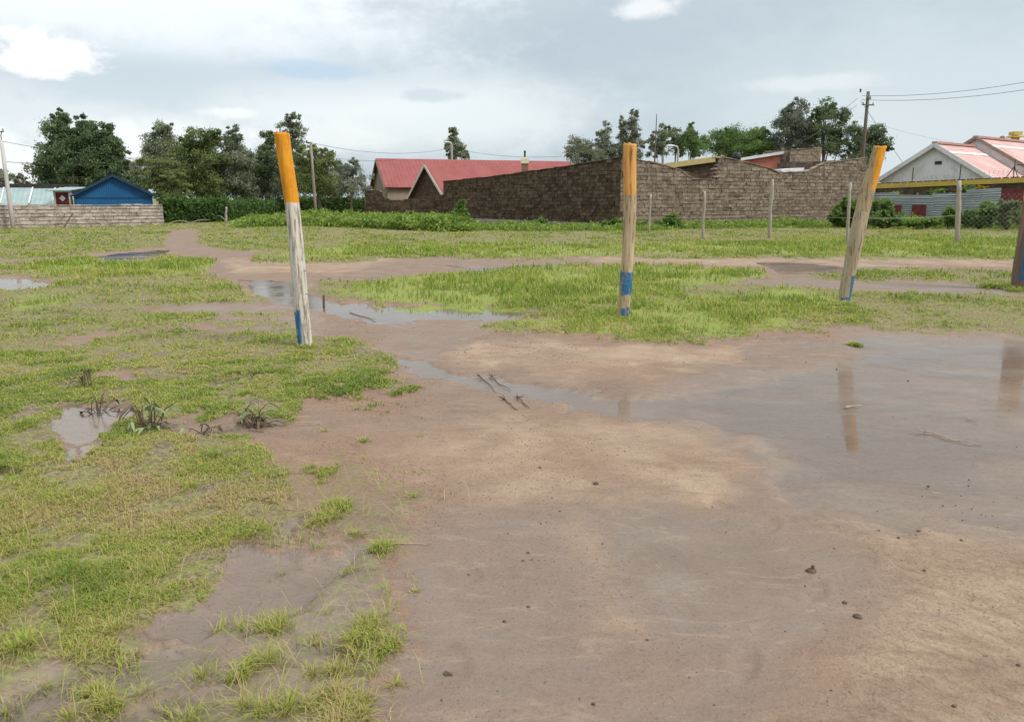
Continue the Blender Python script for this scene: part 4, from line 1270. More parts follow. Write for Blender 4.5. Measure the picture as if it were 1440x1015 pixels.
# wall panel with diamond
c = V(88, 279, 50.6)
root = empty('porch', (c.x, 50.6, 0), 'red and white porch wall with a white diamond beside the blue shed', 'porch')
s = MB(); s.box((c.x, 50.7, c.z / 2), (.86, 0, 0), (0, .15, 0), (0, 0, c.z + .75)); s.build('wall', M_MAROON, root)
s = MB()
for dx in (-.48, .48): s.box((c.x + dx, 50.66, c.z / 2), (.12, 0, 0), (0, .22, 0), (0, 0, c.z + .75))
s.box((c.x, 50.66, c.z + .42), (1.08, 0, 0), (0, .22, 0), (0, 0, .1)); s.build('frame', M_CREAM, root)
s = MB(); q = .2
s.hexa([(c.x, 50.58, c.z - q), (c.x + q, 50.58, c.z), (c.x, 50.58, c.z + q), (c.x - q, 50.58, c.z)], [(c.x, 50.62, c.z - q), (c.x + q, 50.62, c.z), (c.x, 50.62, c.z + q), (c.x - q, 50.62, c.z)])
s.build('diamond', M_WHITE, root)
s = MB(); s.slab((c.x - .75, 50.1, c.z + .5), (c.x + .72, 50.1, c.z + .5), (c.x + .72, 52.4, c.z + .72), (c.x - .75, 52.4, c.z + .72), .05); s.build('roof', M_TEAL, root)
# antenna
c0 = V(88, 258, 55); s = MB()
s.tube([(c0.x, 56.4, c0.z - 1.4), (c0.x, 56.4, c0.z + .65)], .02, 6)
s.tube([(c0.x - .55, 56.4, c0.z + .45), (c0.x + .55, 56.4, c0.z + .45)], .012, 5)
for i in range(6): s.tube([(c0.x - .5 + i * .2, 56.1, c0.z + .45), (c0.x - .5 + i * .2, 56.7, c0.z + .45)], .008, 4)
tag(s.build('aerial', M_METAL), 'thin television aerial on the shelter behind the teal huts', 'aerial')

# red roofed houses
def rot(deg): return (math.cos(math.radians(deg)), math.sin(math.radians(deg)), 0)


ap = V(533, 224, 74); rd = rot(18); gd = (-rd[1], rd[0], 0)
gable_house('red_roofed_house', 'larger farther house with a long plain red iron roof', (ap.x, 74, 0), gd, rd, 8.6, 18.5, 2.65, ap.z, M_PLASTER, M_REDROOF, .3, M_FASCIA, .2)
ap = V(602, 231, 66); rd = rot(38); gd = (-rd[1], rd[0], 0)
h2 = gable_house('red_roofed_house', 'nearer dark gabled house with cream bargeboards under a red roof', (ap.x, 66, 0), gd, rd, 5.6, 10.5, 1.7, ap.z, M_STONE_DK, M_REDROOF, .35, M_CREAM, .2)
v = V(608, 247, 65.75); s = MB(); s.box(v, (.3, .23, 0), (.03, -.04, 0), (0, 0, .22)); s.build('vent', M_WHITE, h2)
# chimney
c = V(738, 232, 66)
root = empty('chimney', (c.x, 66, 0), 'brick chimney with a yellow and white cap in front of the red roof', 'chimney')
s = MB(); s.box((c.x, 66, c.z / 2 + .05), (.55, 0, 0), (0, .55, 0), (0, 0, c.z + .1)); s.build('stack', M_BRICK, root)
s = MB(); s.box((c.x, 66, c.z + .28), (.66, 0, 0), (0, .66, 0), (0, 0, .36)); s.box((c.x, 66, c.z + .54), (.36, 0, 0), (0, .36, 0), (0, 0, .14)); capo = s.build('cap', mat_simple('pale yellow cap', (.62, .56, .36), (.70, .64, .46), 4), root)
s = MB(); s.tube([(c.x, 66, c.z + .6), (c.x, 66, c.z + 1.02)], .075, 8); s.ball((c.x, 66, c.z + 1.05), .1, .1, .08); s.build('flue', M_DARK, capo)

# roofs inside the stone yard
def slab_house(name, label, a, b_, back_len, h, wallm, trimm, tt=.22, pitch=0.0, cat='house'):
    a, b_ = Vector(a), Vector(b_)
    d = Vector((b_.x - a.x, b_.y - a.y, 0)); n = Vector((-d.y, d.x, 0)).normalized() * back_len
    root = empty(name, ((a.x + b_.x) / 2, (a.y + b_.y) / 2, 0), label, cat)
    Z = lambda p, z: Vector((p.x, p.y, z))
    w = MB(); e = .25 * d.normalized(); i = n.normalized() * .3
    q = [a + e + i, b_ - e + i, b_ - e + n, a + e + n]
    w.hexa([Z(p, -.1) for p in q], [Z(q[0], a.z - tt), Z(q[1], b_.z - tt), Z(q[2], b_.z - tt), Z(q[3], a.z - tt)])
    w.build('wall', wallm, root)
    t = MB(); q = [a, b_, b_ + n, a + n]
    t.hexa([Z(q[0], a.z - tt), Z(q[1], b_.z - tt), Z(q[2], b_.z - tt + pitch), Z(q[3], a.z - tt + pitch)], [Z(q[0], a.z), Z(q[1], b_.z), Z(q[2], b_.z + pitch), Z(q[3], a.z + pitch)])
    t.build('roof', trimm, root)
    return root


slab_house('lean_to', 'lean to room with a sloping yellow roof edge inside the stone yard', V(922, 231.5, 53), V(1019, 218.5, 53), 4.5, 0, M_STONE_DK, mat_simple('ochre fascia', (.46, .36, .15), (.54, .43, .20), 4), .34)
slab_house('salmon_house', 'salmon walled house with a white sloping roof edge behind the stone gables', V(1036, 223, 60), V(1107, 212, 60), 5, 0, M_PINKWALL, M_WHITE, .2)
c = V(1036, 219, 58); s = MB(); s.tube([(c.x, 58, 0), (c.x, 58, c.z - .45)], .18, 8); root = empty('water_tank', (c.x, 58, 0), 'small black water tank peeking over the stone gable', 'water tank')
s.build('stand', M_CONC, root)
s = MB(); s.tube([(c.x, 58, c.z - .45), (c.x, 58, c.z + .12), (c.x, 58, c.z + .24)], [.3, .3, .16], 14); s.build('tank', M_TANK, root, True)
a, b_ = V(1107, 280, 59.5), V(1150, 280, 61); a.z = b_.z = 0
block_wall('stone_room', 'short square stone room end behind the salmon house', a, b_, [(0, hz(1108, 211, a, b_)[1]), (1, hz(1149, 208, a, b_)[1])], .25, .44, 2.5, M_STONE, coping=.8, cat='building')
a, b_ = V(1099, 238.5, 53.2), V(1131, 236, 54)
s = MB(); d = (b_ - a); nn = Vector((-d.y, d.x, 0)).normalized()
q = [a, b_, b_ + nn * 1.6, a + nn * 1.6]
s.hexa([p + Vector((0, 0, -.2)) for p in q], q)
for p in (a + nn * .8 + d * .1, b_ + nn * .8 - d * .1): s.box((p.x, p.y, a.z / 2 - .12), (.15, 0, 0), (0, .15, 0), (0, 0, a.z - .14))
tag(s.build('white_slab', M_WHITE), 'flat white roof slab showing in the dip of the stone gables', 'roof slab')

# white gabled house on the right
def tile_mat():
    m, nt, b = mat_new('pink roof tiles')
    uv = nt.coord('UV'); sx = nt.new('ShaderNodeSeparateXYZ'); nt.put(sx.inputs[0], uv)
    su = nt.math('SINE', nt.math('MULTIPLY', sx.outputs[0], 26))
    fv = nt.math('FRACT', nt.math('MULTIPLY', sx.outputs[1], 2.9))
    co = nt.coord(); n = nt.noise(co, .7, 6, .65); n2 = nt.noise(co, 6, 5, .7)
    col = nt.mix(nt.ss(n, .35, .65), (0.50, 0.300, 0.270), (0.58, 0.39, 0.355))
    col = nt.mix(nt.math('MULTIPLY', nt.ss(n2, .5, .7), .5), col, (0.62, 0.49, 0.45))
    col = nt.mix(nt.math('MULTIPLY', nt.ss(fv, .14, .0), .6), col, (0.30, 0.12, 0.10))
    nt.put(b.inputs['Base Color'], col); b.inputs['Roughness'].default_value = .75
    nt.put(b.inputs['Normal'], nt.bump(nt.math('ADD', su, nt.math('MULTIPLY', fv, -2)), .5, .04))
    return m


M_PINK = tile_mat()
LE, RE = V(1234, 255, 56), V(1399, 249, 50)
mid = (LE + RE) / 2
g = Vector((RE.x - LE.x, RE.y - LE.y, 0)); W = g.length; g.normalize()
r = Vector((-g.y, g.x, 0))
if r.y < 0: r = -r
apx = V(1312, 202, mid.y)
hw_ = gable_house('white_house', 'white gabled house with pink tiled roofs behind the long yellow beam', (mid.x, mid.y, 0), g, r, W - .5, 6.2, 2.95, apx.z, M_WHITE, M_PINK, .3, M_WHITE, .26)


def flush(root, s0, s1, zr, sl, name='ridge_strip'):
    s = MB()
    A = Vector((mid.x, mid.y, 0)) + r * s0; B = Vector((mid.x, mid.y, 0)) + r * s1
    s.beam(Vector((A.x, A.y, zr + .05)), Vector((B.x, B.y, zr + .05)), .34, .14)
    s.build('ridge_cap', M_PINK, root)
    s = MB()
    o_ = g * .9
    s.slab(A + o_ + g * .22 + Vector((0, 0, zr - (.9 + .22) * sl + .03)), B + o_ + g * .22 + Vector((0, 0, zr - (.9 + .22) * sl + .03)), B + o_ + Vector((0, 0, zr - .9 * sl + .03)), A + o_ + Vector((0, 0, zr - .9 * sl + .03)), .02)
    s.build(name, M_WHITE, root)


sl1 = (apx.z - 2.95) / ((W - .5) / 2)
flush(hw_, -.3, 5.2, apx.z, sl1)
# the higher rear roof
A2 = Vector((mid.x, mid.y, 0)) + r * 5.4
Z = lambda p, z: Vector((p.x, p.y, z))
zr2 = apx.z + .62; ze2 = 2.75; W2 = W / 2 + 1.1; L2 = 22
for sg in (1, -1):
    s = MB()
    p0, p1 = A2 + g * sg * W2, A2 + g * sg * W2 + r * L2
    if sg > 0: s.slab(Z(p0, ze2), Z(p1, ze2), Z(A2 + r * L2, zr2), Z(A2, zr2), .1)
    else: s.slab(Z(p1, ze2), Z(p0, ze2), Z(A2, zr2), Z(A2 + r * L2, zr2), .1)
    s.build('roof', M_PINK, hw_)
s = MB()
l, rr = A2 + r * .2 - g * (W2 - .3), A2 + r * .2 + g * (W2 - .3)
s.face([Z(l, -.1), Z(rr, -.1), Z(rr, ze2), Z(A2 + r * .2, zr2 - .15), Z(l, ze2)])
s.face([Z(rr, -.1), Z(rr + r * 20, -.1), Z(rr + r * 20, ze2), Z(rr, ze2)])
s.build('wall', M_WHITE, hw_)
flush(hw_, 5.4, 26, zr2, (zr2 - ze2) / W2)
s = MB()
for sg in (-1, 1): s.beam(Z(A2 + g * sg * W2 - r * .03, ze2 + .02), Z(A2 - r * .03, zr2 + .02 + .004 * sg), .06, .16)
s.build('bargeboard', M_FASCIA, hw_)
v = V(1318, 229, 51); s = MB()
pl = Vector((mid.x, mid.y, 0)) - r * .02 + g * .25; s.box((pl.x, pl.y, V(1318, 229, pl.y).z), g * .42, r * .05, (0, 0, .2)); s.build('vent', M_DARK, hw_)
# chimney and ball on the rear roof
pc = A2 + r * 9.6
c = V(1428, 190, pc.y); pc = Vector((c.x, c.y, zr2 - .25))
s = MB(); s.box(pc + Vector((0, 0, .3)), (.42, 0, 0), (0, .42, 0), (0, 0, .7)); s.box(pc + Vector((0, 0, .72)), (.86, 0, 0), (0, .86, 0), (0, 0, .1)); s.box(pc + Vector((0, 0, .96)), (.66, 0, 0), (0, .66, 0), (0, 0, .26)); s.build('chimney', M_YELLOW, hw_)
c = V(1410, 190, pc.y); s = MB(); s.ball((c.x, c.y, zr2 + .38), .2, .2, .17); s.tube([(c.x, c.y, zr2 - .2), (c.x, c.y, zr2 + .3)], .03, 6); s.build('finial', M_BRICK, hw_, True)

# perimeter wall with yellow beam
a, b_ = V(1222, 263, 51), V(1446, 253.5, 45)
root = empty('perimeter_wall', ((a.x + b_.x) / 2, (a.y + b_.y) / 2, 0), 'dark wall topped by a long yellow beam with spikes below the white house', 'wall')
d = (b_ - a); n_ = Vector((-d.y, d.x, 0)).normalized()
s = MB(); q = [a, b_, b_ + n_ * .22, a + n_ * .22]
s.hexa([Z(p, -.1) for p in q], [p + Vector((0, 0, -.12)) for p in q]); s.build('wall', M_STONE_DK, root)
s = MB(); q = [a - n_ * .06, b_ - n_ * .06, b_ + n_ * .28, a + n_ * .28]
s.hexa([p + Vector((0, 0, -.12)) for p in q], [p + Vector((0, 0, .16)) for p in q]); bm_ = s.build('beam', M_YELLOW, root)
s = MB()
for i in range(19):
    p = a.lerp(b_, (i + .5) / 19) + n_ * .1
    s.box(p + Vector((0, 0, .19)), d.normalized() * (.4 if i % 2 else .3), n_ * .2, (0, 0, .055))
s.build('tile_row', M_DARK, bm_)
for px in (1287, 1355):
    s = MB(); t = (px - 1222) / 224.0; p = a.lerp(b_, t) + n_ * .1
    s.tube([p + Vector((0, 0, .1)), p + Vector((0, 0, 1.05))], .035, 6); s.build('spike_post', M_METAL, bm_)
s = MB(); p = a.lerp(b_, (1426 - 1222) / 224.0) + n_ * .1
s.tube([p, p + Vector((0, 0, 1.15))], .03, 6); s.tube([p + d.normalized() * -.4 + Vector((0, 0, .1)), p + Vector((0, 0, .8))], .025, 5); s.tube([p + d.normalized() * .25 + Vector((0, 0, .1)), p + Vector((0, 0, .8))], .025, 5)
s.tube([p + Vector((0, 0, .85)), p + d.normalized() * 1.2 + Vector((0, 0, .9))], .025, 5)
s.build('bracket', M_METAL, root)
s = MB()
pts = [a.lerp(b_, i / 220) + n_ * (.1 + .16 * math.cos(i * 1.05)) + Vector((0, 0, .42 + .2 * math.sin(i * 1.05))) for i in range(221)]
s.tube(pts, .006, 4); s.build('razor_wire', M_WIRE, root)

# iron sheet fence
a, b_ = V(1226, 280, 46.5), V(1405, 280, 43)
a.z = b_.z = 0
root = empty('iron_sheet_fence', ((a.x + b_.x) / 2, (a.y + b_.y) / 2, 0), 'grey corrugated iron sheet fence patched with maroon boards', 'fence')
d = (b_ - a); L = d.length; d.normalize(); n_ = Vector((d.y, -d.x, 0))
xs = [0, .21, .50, .76, 1.0]
for i in range(4):
    for row in range(2):
        s = MB()
        p0, p1 = a + d * (L * xs[i] - .05), a + d * (L * xs[i + 1] + .05)
        offn = n_ * (.03 * ((i + row) % 2) + .02 * row)
        zt = [1.86, 1.80, 1.86, 2.02][i] + random.uniform(-.03, .03) - row * .9
        zb = zt - .98
        tl = random.uniform(-.05, .05) + (.06 if i == 3 else 0)
        NN = 14
        for j in range(NN):
            za, zc = zb + (zt - zb) * j / NN, zb + (zt - zb) * (j + 1) / NN
            wv = lambda z: n_ * (.018 * math.sin(z * 40))
            s.face([p0 + offn + wv(za) + Vector((0, 0, za)), p1 + offn + wv(za) + Vector((0, 0, za + tl)), p1 + offn + wv(zc) + Vector((0, 0, zc + tl)), p0 + offn + wv(zc) + Vector((0, 0, zc))],
                   [(0, za), (1, za), (1, zc), (0, zc)])
        s.build('sheet', M_IRON, root)
for px, w_ in ((1264.5, .5), (1297.5, .72)):
    t = (px - 1226) / 179.0
    p = a + d * L * t + n_ * .12
    s = MB(); s.box(p + Vector((0, 0, .85)), d * w_, n_ * .03, (0, 0, .72)); s.build('patch_board', M_MAROON, root)
for t in xs + [.37, .63]:
    s = MB(); p = a + d * L * t - n_ * .08
    s.tube([p + Vector((0, 0, -.2)), p + Vector((0, 0, 1.9))], .05, 7); s.build('post', M_FASCIA, root)
# maroon wall at the right edge
a, b_ = V(1404, 280, 44.5), V(1475, 280, 43.5); a.z = b_.z = 0
d = (b_ - a); n_ = Vector((-d.y, d.x, 0)).normalized()
root = empty('gate', ((a.x + b_.x) / 2, (a.y + b_.y) / 2, 0), 'dark maroon boarded gate right of the iron sheets', 'gate')
s = MB(); NB = 12
for i in range(NB):
    p = a.lerp(b_, (i + .5) / NB); s.box(p + Vector((0, 0, 1.0 + random.uniform(-.02, .02))), d / NB * .95, n_ * .05, (0, 0, 2.1))
s.build('boards', M_MAROON, root)
s = MB()
for z in (.5, 1.6): s.beam(a + n_ * .06 + Vector((0, 0, z)), b_ + n_ * .06 + Vector((0, 0, z)), .06, .1)
s.build('rails', M_METAL, root)

# ------------------------------------------------------------------ poles, lamps and cables
M_POLE = mat_simple('weathered pole timber', (0.20, 0.165, 0.13), (0.30, 0.255, 0.21), 8, .9, .3, .01, (1, 1, .15))
M_POLE_DK = mat_simple('tarred pole timber', (0.10, 0.078, 0.06), (0.16, 0.125, 0.10), 8, .9, .3, .01, (1, 1, .15))
M_POLE_PALE = mat_simple('pale concrete pole', (0.42, 0.40, 0.37), (0.52, 0.50, 0.46), 5, .85, .2, .01, (1, 1, .2))


def pole(name, label, base, z, r0, r1, mat, arms=(), cat='utility pole', top=None):
    root = empty(name, (base[0], base[1], 0), label, cat)
    s = MB(); t = Vector(top) if top else Vector((base[0], base[1], z))
    b0 = Vector((base[0], base[1], -.3))
    s.tube([b0, b0.lerp(t, .33), b0.lerp(t, .66), t], [r0, r0 * .67 + r1 * .33, r0 * .33 + r1 * .67, r1], 10); s.build('shaft', mat, root, True)
    for zz, ln, ang in arms:
        s = MB(); dv = Vector((math.cos(ang), math.sin(ang), 0)) * ln / 2
        p = Vector((t.x, t.y - r1 - .04, zz)); s.beam(p - dv, p + dv, .08, .09); xa = s.build('crossarm', mat, root)
        for k in (-1, 1):
            s = MB(); q = p + dv * k * .85
            s.tube([q + Vector((0, 0, .03)), q + Vector((0, 0, .12)), q + Vector((0, 0, .2))], [.04, .055, .03], 8); s.build('insulator', M_CONC, xa, True)
    return root


b0 = G(19, 322); zt = V(1, 197, b0.y).z
lp = pole('utility_pole', 'pale slim pole at the left edge in front of the pale wall', b0, zt, .115, .085, M_POLE_PALE, top=(V(1.5, 197, b0.y).x, b0.y, zt))
s = MB(); q = V(2, 197, b0.y)
s.tube([q + Vector((0, 0, -.1)), q + Vector((0, 0, .22)), q + Vector((.06, 0, .4))], .025, 6); s.box(q + Vector((.02, 0, .42)), (.3, 0, 0), (0, .06, 0), (0, 0, .05))
for k in (-.12, .14): s.tube([q + Vector((k, 0, .42)), q + Vector((k, 0, .56))], .03, 6)
s.build('bracket', M_METAL, lp)
Y2 = 62; q2 = V(437, 201, Y2); bb = V(444, 293, Y2)
p2 = pole('utility_pole', 'slim brown pole beside the trees right of the orange topped post', (bb.x, Y2), q2.z, .12, .09, M_POLE, top=(q2.x, Y2, q2.z))
s = MB(); s.beam(q2 + Vector((-.35, 0, .02)), q2 + Vector((.1, 0, -.03)), .09, .12); s.tube([q2 + Vector((-.3, 0, .05)), q2 + Vector((-.3, 0, .2))], .05, 8); s.build('bracket', M_METAL, p2)
Y3 = 64; q3 = V(1210, 129, Y3)
p3 = pole('power_pole', 'tall dark power pole rising behind the right end of the stone building', (V(1208, 280, Y3).x, Y3), q3.z, .17, .12, M_POLE_DK, ((q3.z - .5, 1.1, .9), (q3.z - 1.0, 1.1, .3)))
s = MB(); s.tube([q3 + Vector((0, 0, -.05)), q3 + Vector((0, 0, .2))], .07, 8); s.build('cap', M_METAL, p3)
# lamps
def lamp(label, px, top_py, Y, arm, r=.06, mat=None):
    t = V(px, top_py, Y)
    root = empty('street_lamp', (t.x, Y, 0), label, 'street lamp')
    s = MB(); s.tube([(t.x, Y, -.2), (t.x, Y, t.z - .35), (t.x + arm * .12, Y, t.z - .08), (t.x + arm * .45, Y, t.z)], [r * 1.3, r, r * .9, r * .8], 8); s.build('pole', mat or M_POLE_PALE, root, True)
    s = MB(); s.ball((t.x + arm * .8, Y, t.z - .01), .38, .14, .09); s.build('lamp_head', M_WHITE, root, True)


lamp('white curved street lamp above the yellow roof edge', 954, 205, 66, -.8, .075, M_POLE_PALE)
lamp('pale street lamp standing against the twin tree behind the red roofs', 635, 200, 90, -.7, .1)
s = MB(); t = V(923, 161, 70); s.tube([(t.x + .05, 70, 0), (t.x, 70, t.z * .6), (t.x + .03, 70, t.z)], [.09, .07, .03], 7)
tag(s.build('bare_pole', M_POLE_DK), 'thin bare dark pole among the rounded trees behind the yard', 'pole')


def cable(label, p, q, sag, r=.012, name='cable', mat=None, n=24, group=None, cat='cable'):
    p, q = Vector(p), Vector(q)
    s = MB(); s.tube([p.lerp(q, i / n) + Vector((0, 0, -sag * 4 * (i / n) * (1 - i / n))) for i in range(n + 1)], r, 5)
    o = s.build(name, mat or M_CABLE)
    return tag(o, label, cat, group)


GC = 'overhead cables'
lt = V(2, 190, b0.y)
cable('upper cable from the pale left pole to the slim brown pole', lt + Vector((-.1, 0, -.3)), q2 + Vector((-.3, 0, .1)), 1.1, .011, group=GC)
cable('lower cable from the pale left pole crossing the tall gum tree', Vector((lt.x, lt.y, lt.z - 1.35)), q2 + Vector((-.1, 0, -.9)), .45, .013, group=GC)
s5 = V(634, 206, 90)
cable('upper cable from the slim brown pole over the red roofs', q2 + Vector((-.2, 0, .05)), V(634, 208, 88), .7, .014, group=GC)
cable('lower cable from the slim brown pole to the red roofed house', q2 + Vector((0, 0, -.8)), V(560, 224, 73.4), .3, .012, group=GC)
cable('cable running right from the twin tree to the brick chimney', V(634, 208, 88), V(790, 220, 78), .4, .014, group=GC)
cable('upper cable leaving the power pole to the right edge', q3 + Vector((.15, 0, -.3)), V(1600, 82, 46), .6, .014, group=GC)
cable('lower cable leaving the power pole to the right edge', q3 + Vector((.15, 0, -.6)), V(1600, 96, 46), .6, .014, group=GC)
cable('steep stay wire from the power pole down to the white house', q3 + Vector((.1, 0, -.7)), V(1276, 238, 58), .05, .014, group=GC)
cable('upper cable dropping left from the power pole through the big tree', q3 + Vector((-.2, 0, -.5)), V(1090, 196, 80), .8, .013, group=GC)
cable('lower cable dropping left from the power pole to the salmon house', q3 + Vector((-.2, 0, -1.0)), V(1100, 211, 60.5), .3, .012, group=GC)
cable('faint thin cable from the power pole to the pink roof', q3 + Vector((.1, 0, -1.9)), V(1340, 200, 62), .2, .006, group=GC)

# ------------------------------------------------------------------ fence posts and fence wires
M_FPOST = mat_simple('grey fence timber', (0.30, 0.255, 0.205), (0.42, 0.37, 0.305), 10, .9, .4, .008, (1, 1, .12), dirt=(0.17, 0.135, 0.105), dscale=3)
GF = 'fence posts across the field'


def fpost(label, pxb, pyb, pxt, pyt, r, group=GF, mat=None):
    b0 = G(pxb, pyb); t = V(pxt, pyt, b0.y)
    zt = t.z
    root = empty('fence_post', (b0.x, b0.y, 0), label, 'fence post', group)
    s = MB()
    pts, rr = [], []
    for i in range(9):
        f = i / 8
        pts.append(Vector((b0.x, b0.y, -.15)).lerp(t, f) + Vector((random.uniform(-.3, .3) * r, random.uniform(-.3, .3) * r, 0)))
        rr.append(r * (1.1 - .25 * f) * random.uniform(.9, 1.1))
    s.tube(pts, rr, 9); sh = s.build('shaft', mat or M_FPOST, root, True)
    for f in (.35, .6, .85):
        s = MB()
        p = Vector((b0.x, b0.y, 0)).lerp(t, f)
        s.tube([p + Vector((r * 1.15 * math.cos(k * PI / 4), r * 1.15 * math.sin(k * PI / 4), 0)) for k in range(9)], .006, 4, cap=False)
        s.build('wire_loop', M_WIRE, sh)
    return b0, t


f1 = fpost('short thin fence post right behind the middle painted post', 912, 328, 915, 273, .05)
f2 = fpost('fence post against the stone building between middle post and building dip', 988, 336, 991, 269, .055)
f3 = fpost('fence post in front of the dip in the stone gables', 1081, 335, 1086, 252, .07)
f4 = fpost('slim fence post just left of the slanting painted post', 1191, 346, 1196, 257, .055)
f5 = fpost('tallest fence post in front of the iron sheet fence', 1347, 342, 1349, 254, .085)
ps = [f1, f2, f3, f4, f5]
GW = 'wire strands of the field fence'
names = ['behind the middle painted post', 'before the stone gable dip', 'left of the slanting post', 'below the white house']
for i in range(4):
    for k, (f, hname) in enumerate(((.45, 'lower'), (.78, 'upper'))):
        p = Vector((ps[i][0].x, ps[i][0].y, 0)).lerp(ps[i][1], f); q = Vector((ps[i + 1][0].x, ps[i + 1][0].y, 0)).lerp(ps[i + 1][1], f)
        cable(hname + ' fence wire strand ' + names[i], p, q, .06, .007, 'fence_wire', M_WIRE, 10, GW, 'wire')
# wire netting right of the tall post
s = MB()
a, b_ = Vector((f5[0].x, f5[0].y, 0)), G(1470, 345)
d = (b_ - a); L = d.length; H = 1.75; st_ = .17
nn = int(L / st_)
for i in range(-int(H / st_), nn):
    for sg in (1, -1):
        x0 = i * st_ if sg > 0 else (i + int(H / st_)) * st_
        z0, z1 = .05, H
        x1 = x0 + sg * H
        # clip to 0..L
        t0, t1 = 0.0, 1.0
        for lo in (0, L):
            pass
        X0, X1 = min(max(x0, 0), L), min(max(x1, 0), L)
        if abs(X1 - X0) < .05: continue
        Z0 = z0 + (z1 - z0) * (X0 - x0) / (x1 - x0); Z1 = z0 + (z1 - z0) * (X1 - x0) / (x1 - x0)
        s.tube([a + d / L * X0 + Vector((0, .01 * sg, Z0)), a + d / L * X1 + Vector((0, .01 * sg, Z1))], .0028, 3)
tag(s.build('wire_netting', M_WIRE), 'thin diamond wire netting right of the tallest fence post', 'wire netting')

GL = 'slim posts along the pale wall'
w1 = fpost('slim fence post left of the braced one at the pale wall', 38, 320, 36, 297, .045, GL, M_POLE)
w2 = fpost('slim fence post with a slanting brace at the pale wall', 106, 319, 105, 297, .045, GL, M_POLE)
w3 = fpost('slim fence post near the right end of the pale wall', 172, 316.5, 171, 297, .045, GL, M_POLE)
s = MB(); p = G(89, 321); s.tube([p, V(103, 299, p.y - .2)], [.04, .035], 7); tag(s.build('brace_pole', M_POLE), 'slanting brace pole propped against a slim post at the pale wall', 'brace')
for f, hname in ((.35, 'lowest'), (.65, 'middle'), (.92, 'top')):
    s = MB()
    for a, b_ in ((w1, w2), (w2, w3)):
        s.tube([Vector((a[0].x, a[0].y - .05, 0)).lerp(a[1], f), Vector((b_[0].x, b_[0].y - .05, 0)).lerp(b_[1], f)], .008, 4)
    tag(s.build('fence_wire', M_WIRE), hname + ' wire strand in front of the pale wall', 'wire', 'wire strands at the pale wall')
GH = 'short posts in front of the hedge'
h1 = fpost('short pale post at the front of the dark hedge', 317, 314, 318, 291, .075, GH)
h2_ = fpost('short leaning post at the right part of the dark hedge', 345.5, 306, 343, 289, .085, GH)
fpost('small post half hidden in weeds before the hedge', 371, 304, 371, 291, .07, GH)
fpost('small post between pole and red houses in the weeds', 475, 302, 475, 291, .07, GH)
s = MB(); pp = [G(238, 316), G(268, 315.5), G(300, 312.5), G(318, 314), G(335, 317), G(362, 317), G(392, 315.5)]
pts = []
for i in range(len(pp) - 1):
    for k in range(6):
        p = pp[i].lerp(pp[i + 1], k / 6); p.z = .1 + .12 * math.sin(PI * k / 6) + (.25 if i == 2 else 0) * math.sin(PI * k / 6); pts.append(p)
s.tube(pts, .022, 5); tag(s.build('slack_wire', M_WIRE), 'slack pale fallen fence wire lying before the dark hedge', 'wire')

